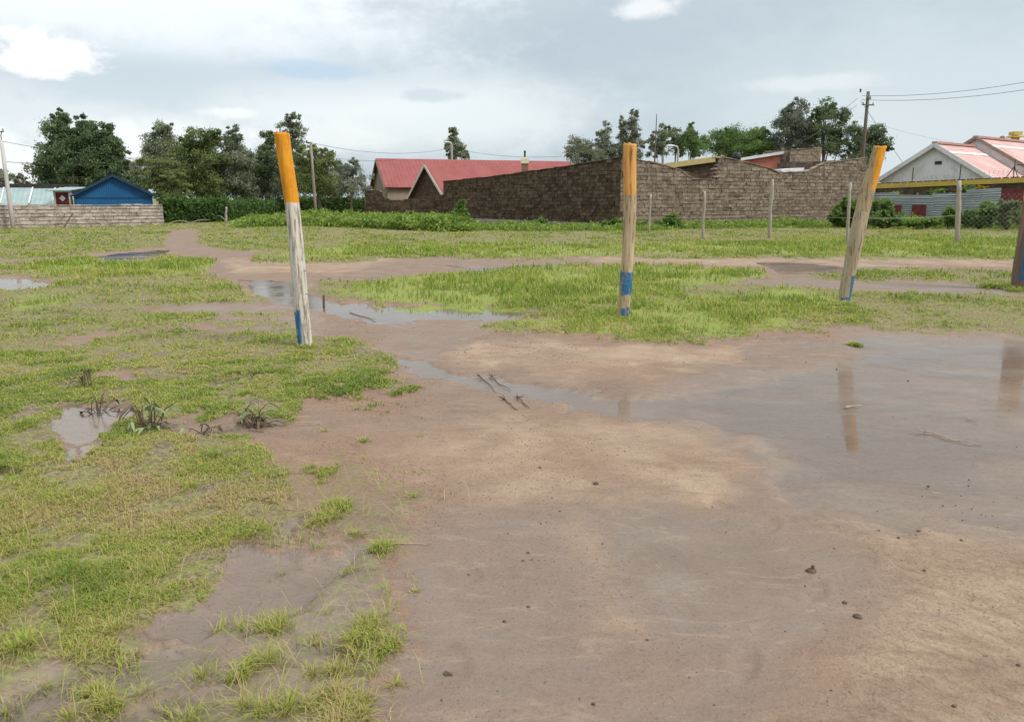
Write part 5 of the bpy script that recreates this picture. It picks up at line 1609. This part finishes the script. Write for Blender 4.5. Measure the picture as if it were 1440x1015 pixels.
# ------------------------------------------------------------------ painted posts
def post_mat(name, kind, seed, orange=False, blue=None, bare=((0.40, 0.34, 0.27), (0.54, 0.48, 0.40)), white=0.0, zb=(0, 0)):
    """kind only names it; paint patches are worn by noise along the timber"""
    m, nt, b = mat_new(name)
    co = nt.coord('Object')
    grain = nt.scale(co, (1, 1, .09))
    off = nt.vmath('ADD', co, (seed * 3.7, seed * 1.3, seed * .7))
    g1 = nt.noise(nt.vmath('ADD', grain, (seed, 0, 0)), 34, 6, .7)
    g2 = nt.noise(nt.vmath('ADD', grain, (0, seed, 0)), 11, 6, .65)
    n = nt.noise(off, 3.5, 6, .65); n2 = nt.noise(off, 13, 6, .7)
    col = nt.mix(nt.ss(g2, .3, .7), bare[0], bare[1])
    col = nt.mix(nt.math('MULTIPLY', nt.ss(g1, .50, .62), .8), col, (0.115, 0.075, 0.048))
    if white:
        wm = nt.ss(nt.math('ADD', n, nt.math('MULTIPLY', g1, -.25)), .40 - white * .3, .52 - white * .3)
        col = nt.mix(nt.math('MULTIPLY', wm, .8), col, (0.62, 0.58, 0.52))
        col = nt.mix(nt.math('MULTIPLY', nt.ss(g1, .49, .58), .8), col, (0.20, 0.14, 0.095))
    sx = nt.new('ShaderNodeSeparateXYZ'); nt.put(sx.inputs[0], co)
    zz = sx.outputs[2]
    if orange:
        oc = nt.mix(nt.ss(n, .3, .7), (0.62, 0.235, 0.012), (0.70, 0.31, 0.022))
        oc = nt.mix(nt.math('MULTIPLY', nt.ss(g1, .52, .62), .7), oc, (0.33, 0.13, 0.02))
        oc = nt.mix(nt.math('MULTIPLY', nt.ss(n2, .58, .72), .5), oc, (0.42, 0.24, 0.07))
        if orange == 'partial':
            side_ = nt.math('SUBTRACT', sx.outputs[0], nt.math('MULTIPLY', zz, .139))
            side_ = nt.math('ADD', side_, nt.math('MULTIPLY', nt.math('SUBTRACT', zz, 2.0), .05))
            side_ = nt.math('ADD', side_, nt.math('MULTIPLY', nt.math('SUBTRACT', g2, .5), .16))
            pm = nt.math('MULTIPLY', nt.ss(side_, -.065, -.025), nt.ss(nt.math('ADD', zz, nt.math('MULTIPLY', nt.math('SUBTRACT', n2, .5), .2)), 1.66, 1.72))
            col = nt.mix(pm, col, oc)
        elif orange == 'worn':
            col = nt.mix(nt.ss(nt.math('ADD', n2, nt.math('MULTIPLY', g2, .5)), .52, .64), oc, nt.mix(.75, col, oc))
            col = nt.mix(nt.ss(g1, .6, .68), col, (0.10, 0.055, 0.025))
        else:
            col = oc
    if blue:
        for (z0, z1, xs_, thr) in blue:
            e = nt.math('MULTIPLY', nt.math('SUBTRACT', n2, .5), .18)
            zb_ = nt.math('ADD', zz, e)
            mk = nt.math('MULTIPLY', nt.ss(zb_, z0 - .015, z0 + .015), nt.ss(zb_, z1 + .015, z1 - .015))
            xx = nt.math('ADD', nt.math('MULTIPLY', sx.outputs[0], xs_), nt.math('MULTIPLY', nt.math('SUBTRACT', g2, .5), .12))
            mk = nt.math('MULTIPLY', mk, nt.ss(xx, thr - .015, thr + .015))
            mk = nt.math('MULTIPLY', mk, nt.ss(nt.math('ADD', g1, nt.math('MULTIPLY', n2, .35)), .76, .70))
            col = nt.mix(mk, col, nt.mix(nt.ss(n, .35, .65), (0.014, 0.100, 0.235), (0.032, 0.155, 0.31)))
    nt.put(b.inputs['Base Color'], col)
    b.inputs['Roughness'].default_value = .75
    b.inputs['Specular IOR Level'].default_value = .25
    hgt = nt.math('ADD', nt.math('MULTIPLY', g1, -1.0), nt.math('MULTIPLY', n2, .4))
    nt.put(b.inputs['Normal'], nt.bump(hgt, .8, .012))
    return m


orange_c = [0.0]


def painted_post(label, line, width, split, mats, seed, base_py):
    """line: centre line pixels from top to foot; split: pixel row where the top colour ends"""
    foot = G(line[-1][0], base_py)
    Y = foot.y
    c = [V(px, py, Y) for px, py in line][::-1]
    c[0].z = min(c[0].z, -.02)
    c.insert(0, c[0] + (c[0] - c[1]).normalized() * .2)
    zs = np.array([p.z for p in c])
    # smooth the centre line
    zz = np.linspace(zs[0], zs[-1], 110)
    xs = np.interp(zz, zs, [p.x for p in c])
    k = np.ones(15) / 15
    xs = np.convolve(np.pad(xs, 7, mode='reflect', reflect_type='odd'), k, 'valid')
    ws = np.interp(zz, zs, np.interp(zs, [p.z for p in [V(0, w[0], Y) for w in width]][::-1], [w[1] for w in width][::-1])) * Y / F / 2
    zsplit = V(0, split, Y).z
    root = empty('painted_post', (foot.x, Y, 0), label, 'wooden post', 'painted wooden posts in a row')
    NS = 40
    ang = np.arange(NS) / NS * 2 * PI
    lump = [fbm(np.cos(ang) * 1.3 + 9 + seed, np.sin(ang) * 1.3 + z * 1.1 + 7, 3, seed) - .5 for z in zz]
    crack = [fbm(ang / (2 * PI) * 26 + seed * 5, ang * 0 + z * .9, 2, seed + 40) for z in zz]
    R_ = np.array([w * (1 + .16 * l - .10 * np.clip((cc - .62) * 5, 0, 1)) for w, l, cc in zip(ws, lump, crack)])
    yo = (np.array([vnoise(np.array([z * .8]), np.array([seed * 1.0]), 5)[0] for z in zz]) - .5) * .05
    top_r = 1.0
    Pv = np.stack([xs[:, None] + R_ * np.cos(ang), Y + yo[:, None] + R_ * np.sin(ang), np.repeat(zz[:, None], NS, 1)], 2)
    # ragged cut top
    Pv[-1, :, 2] += (fbm(np.cos(ang) * 3 + seed, np.sin(ang) * 3, 3, seed) - .5) * .06
    ks = int(np.searchsorted(zz, zsplit))
    for nm, i0, i1, cap, mt in (('shaft', 0, ks, False, mats[0]), ('painted_top', ks, len(zz) - 1, True, mats[1])):
        s = MB()
        rows_ = Pv[i0:i1 + 1]
        for r_ in rows_: s.v += [tuple(p) for p in r_]
        for i in range(len(rows_) - 1):
            for q in range(NS):
                q2_ = (q + 1) % NS
                s.f.append((i * NS + q, i * NS + q2_, (i + 1) * NS + q2_, (i + 1) * NS + q)); s.uv.append([(0, 0)] * 4); s.tone.append(.5)
        if cap:
            e = (len(rows_) - 1) * NS
            ctr = len(s.v); m_ = rows_[-1].mean(0); s.v.append((m_[0], m_[1], m_[2] - .01))
            for q in range(NS):
                s.f.append((e + q, e + (q + 1) % NS, ctr)); s.uv.append([(0, 0)] * 3); s.tone.append(.5)
        s.build(nm, mt, root, True)
    return root, Y, (lambda z: (float(np.interp(z, zz, xs)), float(np.interp(z, zz, ws))))


# post 1
fy = G(430, 487)
rt, Y1, cl = painted_post('crooked post with solid bright orange top and whitewashed cracked shaft beside the long puddle',
    [(397, 188), (400, 215), (406, 250), (412, 288), (416, 330), (420, 380), (424, 430), (430, 487)], [(188, 21), (290, 20), (400, 21), (487, 20)], 287,
    [post_mat('whitewashed timber', 'a', 1.3, blue=[(-.05, .40, -1, .015)], white=.75), post_mat('orange painted timber', 'a', 2.1, orange='full')], 3, 487)
for py in (381, 413, 462):
    s = MB(); z = V(0, py, Y1).z; x, w_ = cl(z)
    s.tube([Vector((x + (w_ * 1.06) * math.cos(k * PI / 8), Y1 + w_ * 1.06 * math.sin(k * PI / 8), z + .01 * math.sin(k))) for k in range(17)], .003, 4, cap=False)
    s.build('wire_loop', M_WIRE, rt)
s = MB(); z = V(0, 187, Y1).z; x, w_ = cl(z); s.tube([(x - .02, Y1 - .02, z - .02), (x - .012, Y1 - .02, z + .05)], .006, 6); s.build('nail', M_METAL, rt)
# post 2
rt, Y2_, cl = painted_post('upright middle post with worn orange top and two blue patches near the foot',
    [(886, 203), (885.5, 240), (886.5, 275), (885.5, 320), (883, 360), (880, 400), (875.5, 448)], [(203, 18), (275, 17), (330, 16.5), (400, 17.5), (448, 16)], 276,
    [post_mat('bare pale timber', 'b', 4.2, blue=[(.32, .62, 1, -.05), (-.1, .16, 1, -.045)], white=0, bare=((0.36, 0.265, 0.155), (0.50, 0.39, 0.25))), post_mat('worn orange timber', 'b', 5.5, orange='worn')], 8, 448)
# post 3
orange_c[0] = V(0, 262, 11.6).z * 1.9 - .1
orange_c[0] = 4.15
rt, Y3_, cl = painted_post('strongly slanting grey post with a half worn orange streak at its top',
    [(1238, 206), (1228.5, 240), (1217, 283), (1206, 330), (1198, 370), (1192, 395), (1187, 427)], [(206, 17), (283, 19), (330, 20), (395, 17), (427, 15)], 298,
    [post_mat('bare grey timber', 'c', 7.7, blue=[(.05, .42, 1, .035), (-.1, .10, 1, -.06)], white=.0, bare=((0.33, 0.255, 0.165), (0.46, 0.37, 0.255))), post_mat('half orange timber', 'c', 8.9, orange='partial', bare=((0.33, 0.235, 0.135), (0.45, 0.34, 0.20)))], 14, 427)
# post 4
rt, Y4_, cl = painted_post('thick dark brown post with a peeling blue patch near its foot',
    [(1461, 214), (1459, 250), (1455, 290), (1450.5, 325), (1445.5, 350), (1441, 380), (1439, 408)], [(214, 27), (290, 29), (350, 29), (408, 30)], 283,
    [post_mat('dark brown timber', 'd', 11.3, blue=[(.18, .82, 1, -.175)], white=.0, bare=((0.15, 0.095, 0.062), (0.24, 0.16, 0.11))), post_mat('orange painted thick timber', 'd', 12.9, orange='worn')], 21, 408)

# ------------------------------------------------------------------ wilting weeds
def wilted(label, px, py, n, size, leafk, hgt, seed):
    random.seed(seed)
    c = G(px, py); z0 = footing(c)
    root = empty('wilted_weed', (c.x, c.y, z0), label, 'weed plant', 'wilted broad leaved weeds in the grass')
    st = MB(); lf = MB(); lb = MB()
    for i in range(n):
        a = random.choice((.3, 2.2, 3.6, 5.1)) + seed + random.gauss(0, .55)
        out = random.uniform(.1, 1.0) * size; h = hgt * random.choice((.2, .4, .7, 1.0, 1.35))
        p0 = Vector((c.x + random.uniform(-.05, .05), c.y + random.uniform(-.05, .05), z0 - .01))
        p2 = p0 + Vector((math.cos(a) * out * .8, math.sin(a) * out * .8, h))
        p1 = p0.lerp(p2, .5) + Vector((0, 0, h * .25))
        st.tube([p0, p1, p2], [.004, .0035, .002], 5)
        for _ in range(random.choice((1, 2, 2, 3))):
            b0 = p1.lerp(p2, random.uniform(-.2, 1)); b0.z = max(b0.z, z0 + .02)
            L = random.uniform(.08, .16) * (size / .25); w = L * random.uniform(.07, .13)
            a2 = a + random.uniform(-1.2, 1.2)
            dirv = Vector((math.cos(a2), math.sin(a2), 0)); sd = Vector((-dirv.y, dirv.x, 0))
            tgt = lf if random.random() < leafk else lb
            prev = None; tn = random.uniform(.02, .95); curl = random.uniform(.3, 1.1); tw = random.uniform(-.8, .8)
            for k in range(6):
                f = k / 5
                wid = w * math.sin(PI * (0.06 + .92 * f)) ** .8
                ctr = b0 + dirv * L * f * .8 + Vector((0, 0, -L * curl * f * f + .25 * L * f))
                ctr.z = max(ctr.z, z0 + .01)
                e = sd * wid; up = Vector((0, 0, wid * (.35 + tw * f)))
                row = (ctr - e + up, ctr, ctr + e + Vector((0, 0, .35 * wid)) - up * tw)
                if prev:
                    tgt.face([prev[0], prev[1], row[1], row[0]], None, tn); tgt.face([prev[1], prev[2], row[2], row[1]], None, tn)
                prev = row
    st.build('stem', LEAF['wiltbrown'], root)
    if lf.f: lf.build('leaves', LEAF['wilt'], root)
    if lb.f: lb.build('dead_leaves', LEAF['wiltbrown'], root)


wilted('largest green wilted weed with drooping broad leaves in the left grass', 210, 603, 26, .24, .8, .13, 31)
wilted('half dead brown and green weed at the edge of the bare soil', 358, 600, 26, .23, .55, .13, 32)
wilted('brown withered weed standing in the small left puddle', 136, 576, 12, .2, .3, .15, 33)
wilted('small dark weed with one upright drooping leaf between the larger weeds', 282, 608, 6, .16, .1, .09, 34)
wilted('small withered weed farther back in the left grass', 125, 545, 8, .18, .1, .12, 35)
random.seed(99)

# ------------------------------------------------------------------ clods, twigs
M_CLOD = mat_simple('dark wet clod', (0.070, 0.046, 0.034), (0.125, 0.085, 0.062), 60, .7, .5, .004)
M_TWIG = mat_simple('pale dead twig', (0.30, 0.235, 0.17), (0.42, 0.345, 0.26), 40, .8, .2, .002)
M_TWIG_DK = mat_simple('dark wet twig', (0.08, 0.055, 0.04), (0.13, 0.09, 0.065), 40, .7, .2, .002)


def clod_mesh(name, sx, sy, sz, jit=.18):
    s = MB(); s.ball((0, 0, 0), sx, sy, sz, 9, 6, .5, jit)
    me = bpy.data.meshes.new(name); me.from_pydata(s.v, [], s.f); me.update(); me.materials.append(M_CLOD)
    return me


def put(name, me, px, py, sc, label, cat, group=None, rz=None):
    o = bpy.data.objects.new(name, me); COL.objects.link(o)
    p = G(px, py); o.location = (p.x, p.y, max(footing(p), WLEVEL) + .25 * me.vertices[0].co.z * sc)
    o.scale = (sc,) * 3; o.rotation_euler = (0, 0, random.uniform(0, 6) if rz is None else rz)
    return tag(o, label, cat, group)


big = clod_mesh('clod', .022, .018, .013)
s = MB(); s.ball((0, 0, 0), .024, .018, .012, 9, 6, .5, .15); s.ball((.008, 0, .012), .009, .008, .014, 8, 6, .5, .15)
me = bpy.data.meshes.new('clod'); me.from_pydata(s.v, [], s.f); me.materials.append(M_CLOD)
put('clod', me, 1140, 803, 1.0, 'largest dark pointed clod on the brown mud at lower right', 'clod', rz=0)
put('clod', big, 1206, 867, .75, 'dark oval clod below the largest pointed clod on the dry soil', 'clod')
put('clod', big, 1188, 848, .5, 'small dark clod between the pointed clod and the oval clod', 'clod')
put('clod', big, 628, 948, .55, 'reddish dark clod on the mud near the bottom grass edge', 'clod')
put('clod', big, 838, 680, .8, 'flat dark clod on the pale damp soil in the middle', 'clod')
meshes = [clod_mesh('pebble', .010 * random.uniform(.7, 1.3), .009, .006) for _ in range(5)]
GPb = 'small dark pebbles on the mud'
cnt = 0
while cnt < 90:
    px = random.uniform(600, 1435); py = 470 + (random.random() ** .8) * 535
    if random.random() < .35: px = random.gauss(1330, 60); py = random.gauss(705, 30)
    elif random.random() < .15: px = random.gauss(770, 50); py = random.gauss(790, 40)
    p = G(px, py)
    fx = fields(np.array([p.x]), np.array([p.y]))
    if fx['mud'][0] < .9: continue
    put('pebble', random.choice(meshes), px, py, random.choice([.22, .28, .3, .35, .4, .5, .7]) * (1 + p.y * .07), 'small dark pebble lying on the bare wet mud', 'pebble', GPb)
    cnt += 1


def twig(label, pts, r, mat, z=.012, forks=0):
    fine = []
    for a0, a1 in zip(pts[:-1], pts[1:]):
        for k in range(3):
            t_ = k / 3; fine.append((a0[0] + (a1[0] - a0[0]) * t_ + random.uniform(-1.2, 1.2), a0[1] + (a1[1] - a0[1]) * t_ + random.uniform(-.6, .6), .004 + random.random() * .01))
    pts = fine + [pts[-1]]
    q = []
    for a in pts:
        p = G(*a[:2]); p.z = max(footing(p), WLEVEL) + (a[2] if len(a) > 2 else z); q.append(p)
    s = MB(); s.tube(q, [r * (1 - .5 * i / max(1, len(q) - 1)) for i in range(len(q))], 6)
    for i in range(forks):
        b = q[0].lerp(q[1], random.uniform(.1, .8)); s.tube([b, b + Vector((random.uniform(-.06, .06), random.uniform(-.05, .05), random.uniform(.01, .04)))], [r * .6, r * .3], 5)
    return tag(s.build('twig', mat), label, 'twig')


twig('long thin bent twig lying in the shallow water at right', [(1298, 606, .02), (1312, 608, .01), (1338, 616, .006), (1358, 621, .012), (1382, 624, .006)], .006, M_TWIG, forks=4)
twig('short pale stick in the water below the slanting post', [(1188, 571, .012), (1211, 569, .01)], .008, M_TWIG)
twig('short pale twig near the right edge of the water', [(1360, 588, .01), (1375, 593, .006)], .005, M_TWIG)
twig('thin pale twig at the lower margin of the water', [(1308, 692, .006), (1328, 695, .008)], .004, M_TWIG)
twig('dark twig standing in for a tyre rut along the stream edge, upper left one', [(673, 527, .01), (690, 542, .012), (698, 552, .008)], .005, M_TWIG_DK, forks=6)  # this and the next three: twigs added in place of tyre ruts
twig('dark twig standing in for a tyre rut along the stream edge, upper right one', [(688, 526, .01), (702, 538, .012), (718, 548, .008)], .005, M_TWIG_DK, forks=6)
twig('dark twig standing in for a tyre rut crossing the stream, lower left one', [(708, 562, .01), (718, 570, .014), (728, 578, .008)], .005, M_TWIG_DK, forks=6)
twig('dark twig standing in for a tyre rut crossing the stream, lower right one', [(727, 559, .01), (736, 568, .014), (744, 575, .008)], .005, M_TWIG_DK, forks=6)
twig('thin pale stick at the end of the long puddle', [(493, 438, .02), (528, 450, .02)], .012, M_TWIG)
twig('long straw stalk lying on the grass at the near edge', [(545, 772, .02), (580, 766, .03), (610, 766, .02)], .003, M_TWIG)
s = MB(); p = G(455, 430); s.tube([p + Vector((0, 0, -.1)), p + Vector((.01, 0, .16))], [.02, .016], 7); tag(s.build('stub', M_TWIG_DK), 'short dark stake standing in the long puddle beside the first post', 'stake')

# ------------------------------------------------------------------ sky and light
to_sun = Vector((0.80, -0.42, 1.0)).normalized()
sun_d = bpy.data.lights.new('sun', 'SUN'); sun_d.energy = 2.2; sun_d.angle = math.radians(16); sun_d.color = (1.0, 0.955, 0.89)
sun = bpy.data.objects.new('sun', sun_d); COL.objects.link(sun)
sun.rotation_euler = to_sun.to_track_quat('Z', 'Y').to_euler()

world = bpy.data.worlds.new('World'); scene.world = world
world.use_nodes = True
nt = NT(world.node_tree)
bg = world.node_tree.nodes['Background']
sky = nt.new('ShaderNodeTexSky', sky_type='NISHITA')
sky.sun_disc = False
sky.sun_elevation = math.asin(to_sun.z)
sky.sun_rotation = math.atan2(to_sun.x, to_sun.y)
sky.air_density = 1.2; sky.dust_density = 2.0
D = nt.coord('Generated')
sx = nt.new('ShaderNodeSeparateXYZ'); nt.put(sx.inputs[0], D)
n_big = nt.noise(nt.scale(D, (1, 1, 3.2)), 2.6, 5, .48, .3)
n_mid = nt.noise(nt.vmath('ADD', nt.scale(D, (1, 1, 2.6)), (4, 2, 1)), 6.5, 7, .52, .3)
n_fin = nt.noise(nt.scale(D, (1, 1, 1.8)), 16, 10, .62, .2)
n_xf = nt.noise(nt.scale(D, (1, 1, 1.4)), 42, 8, .6, .2)


def dirv(px, py):
    d = ray(px, py); d.normalize(); return tuple(d)


def blob(px, py, rx, ry, edge=.45, rag=.9, rag2=.35):
    c = dirv(px, py)
    v = nt.vmath('MULTIPLY', nt.vmath('SUBTRACT', D, c), (F / rx, F / rx, F / ry))
    if rx > 150: rag, rag2 = rag * .4, rag2 * .3
    l = nt.vmath('LENGTH', v)
    l = nt.math('ADD', l, nt.math('MULTIPLY', nt.math('SUBTRACT', n_mid, .5), rag * 2))
    l = nt.math('ADD', l, nt.math('MULTIPLY', nt.math('SUBTRACT', n_fin, .5), rag * 2.4))
    l = nt.math('ADD', l, nt.math('MULTIPLY', nt.math('SUBTRACT', n_xf, .5), rag2 * 3))
    return nt.ss(l, 1.0 + edge, 1.0 - edge)


# veil of grey blue cloud, then whiter banks
grey = nt.mix(nt.ss(n_big, .36, .66), (4.45, 5.30, 5.95), (5.75, 6.55, 7.05))
grey = nt.mix(nt.math('MULTIPLY', nt.ss(n_mid, .4, .7), .35), grey, (6.5, 7.15, 7.5))
gl = nt.math('MULTIPLY', blob(900, 60, 400, 75, .8, .5, .2), .75)
grey = nt.mix(gl, grey, (4.5, 5.35, 6.0))
col = grey
for (px, py, rx, ry, e, a, c) in [
    (60, -230, 560, 150, .5, .9, (12.5, 12.7, 12.8)),
    (1330, 150, 300, 110, .8, .75, (6.6, 7.4, 7.7)),
    (620, 160, 200, 50, .6, .8, (8.2, 8.8, 8.9)),
    (450, 135, 170, 32, .6, .7, (8.3, 8.8, 9.0)),
    (300, 85, 260, 34, .8, .8, (5.6, 6.5, 7.2)),
    (150, 14, 330, 42, .8, .85, (8.8, 9.3, 9.6)),
    (60, 160, 220, 46, .7, .7, (7.9, 8.5, 8.8)),
    (200, 205, 110, 28, .5, .9, (9.0, 9.2, 9.3)),
    (30, 225, 70, 34, .5, .9, (9.2, 9.4, 9.5)),
    (190, 118, 120, 26, .6, .75, (5.5, 6.4, 7.0)),
    (55, 72, 62, 22, .35, 1.0, (9.6, 9.8, 9.9)),
    (30, 88, 40, 14, .4, .9, (9.5, 9.7, 9.8)),
    (440, 100, 70, 10, .5, .55, (4.3, 6.0, 7.6)),
    (320, 158, 26, 7, .5, .8, (9.0, 9.3, 9.4)),
    (612, 135, 40, 7, .5, .6, (5.4, 6.2, 6.9)),
    (900, 12, 44, 12, .5, .75, (9.4, 9.5, 9.6)),
    (470, 190, 60, 16, .6, .7, (8.4, 8.8, 9.0)),
    (1150, 118, 60, 8, .6, .5, (8.2, 8.6, 8.8)),
]:
    col = nt.mix(nt.math('MULTIPLY', blob(px, py, rx, ry, e), a), col, c)
# thick bright overcast overhead, a little clear sky left through
hi = nt.ss(sx.outputs[2], .25, .8)
col = nt.mix(hi, col, nt.mix(nt.ss(n_big, .35, .65), (9.5, 10.0, 10.4), (13.0, 13.2, 13.2)))
col = nt.mix(.93, sky.outputs[0], col)
nt.put(bg.inputs['Color'], col)
bg.inputs['Strength'].default_value = 0.084

scene.cycles.max_bounces = 6
scene.cycles.diffuse_bounces = 5
scene.cycles.glossy_bounces = 3
scene.cycles.transmission_bounces = 4
scene.view_settings.view_transform = 'Standard'
scene.view_settings.look = 'None'
scene.view_settings.exposure = 0.46
scene.view_settings.gamma = 1.0
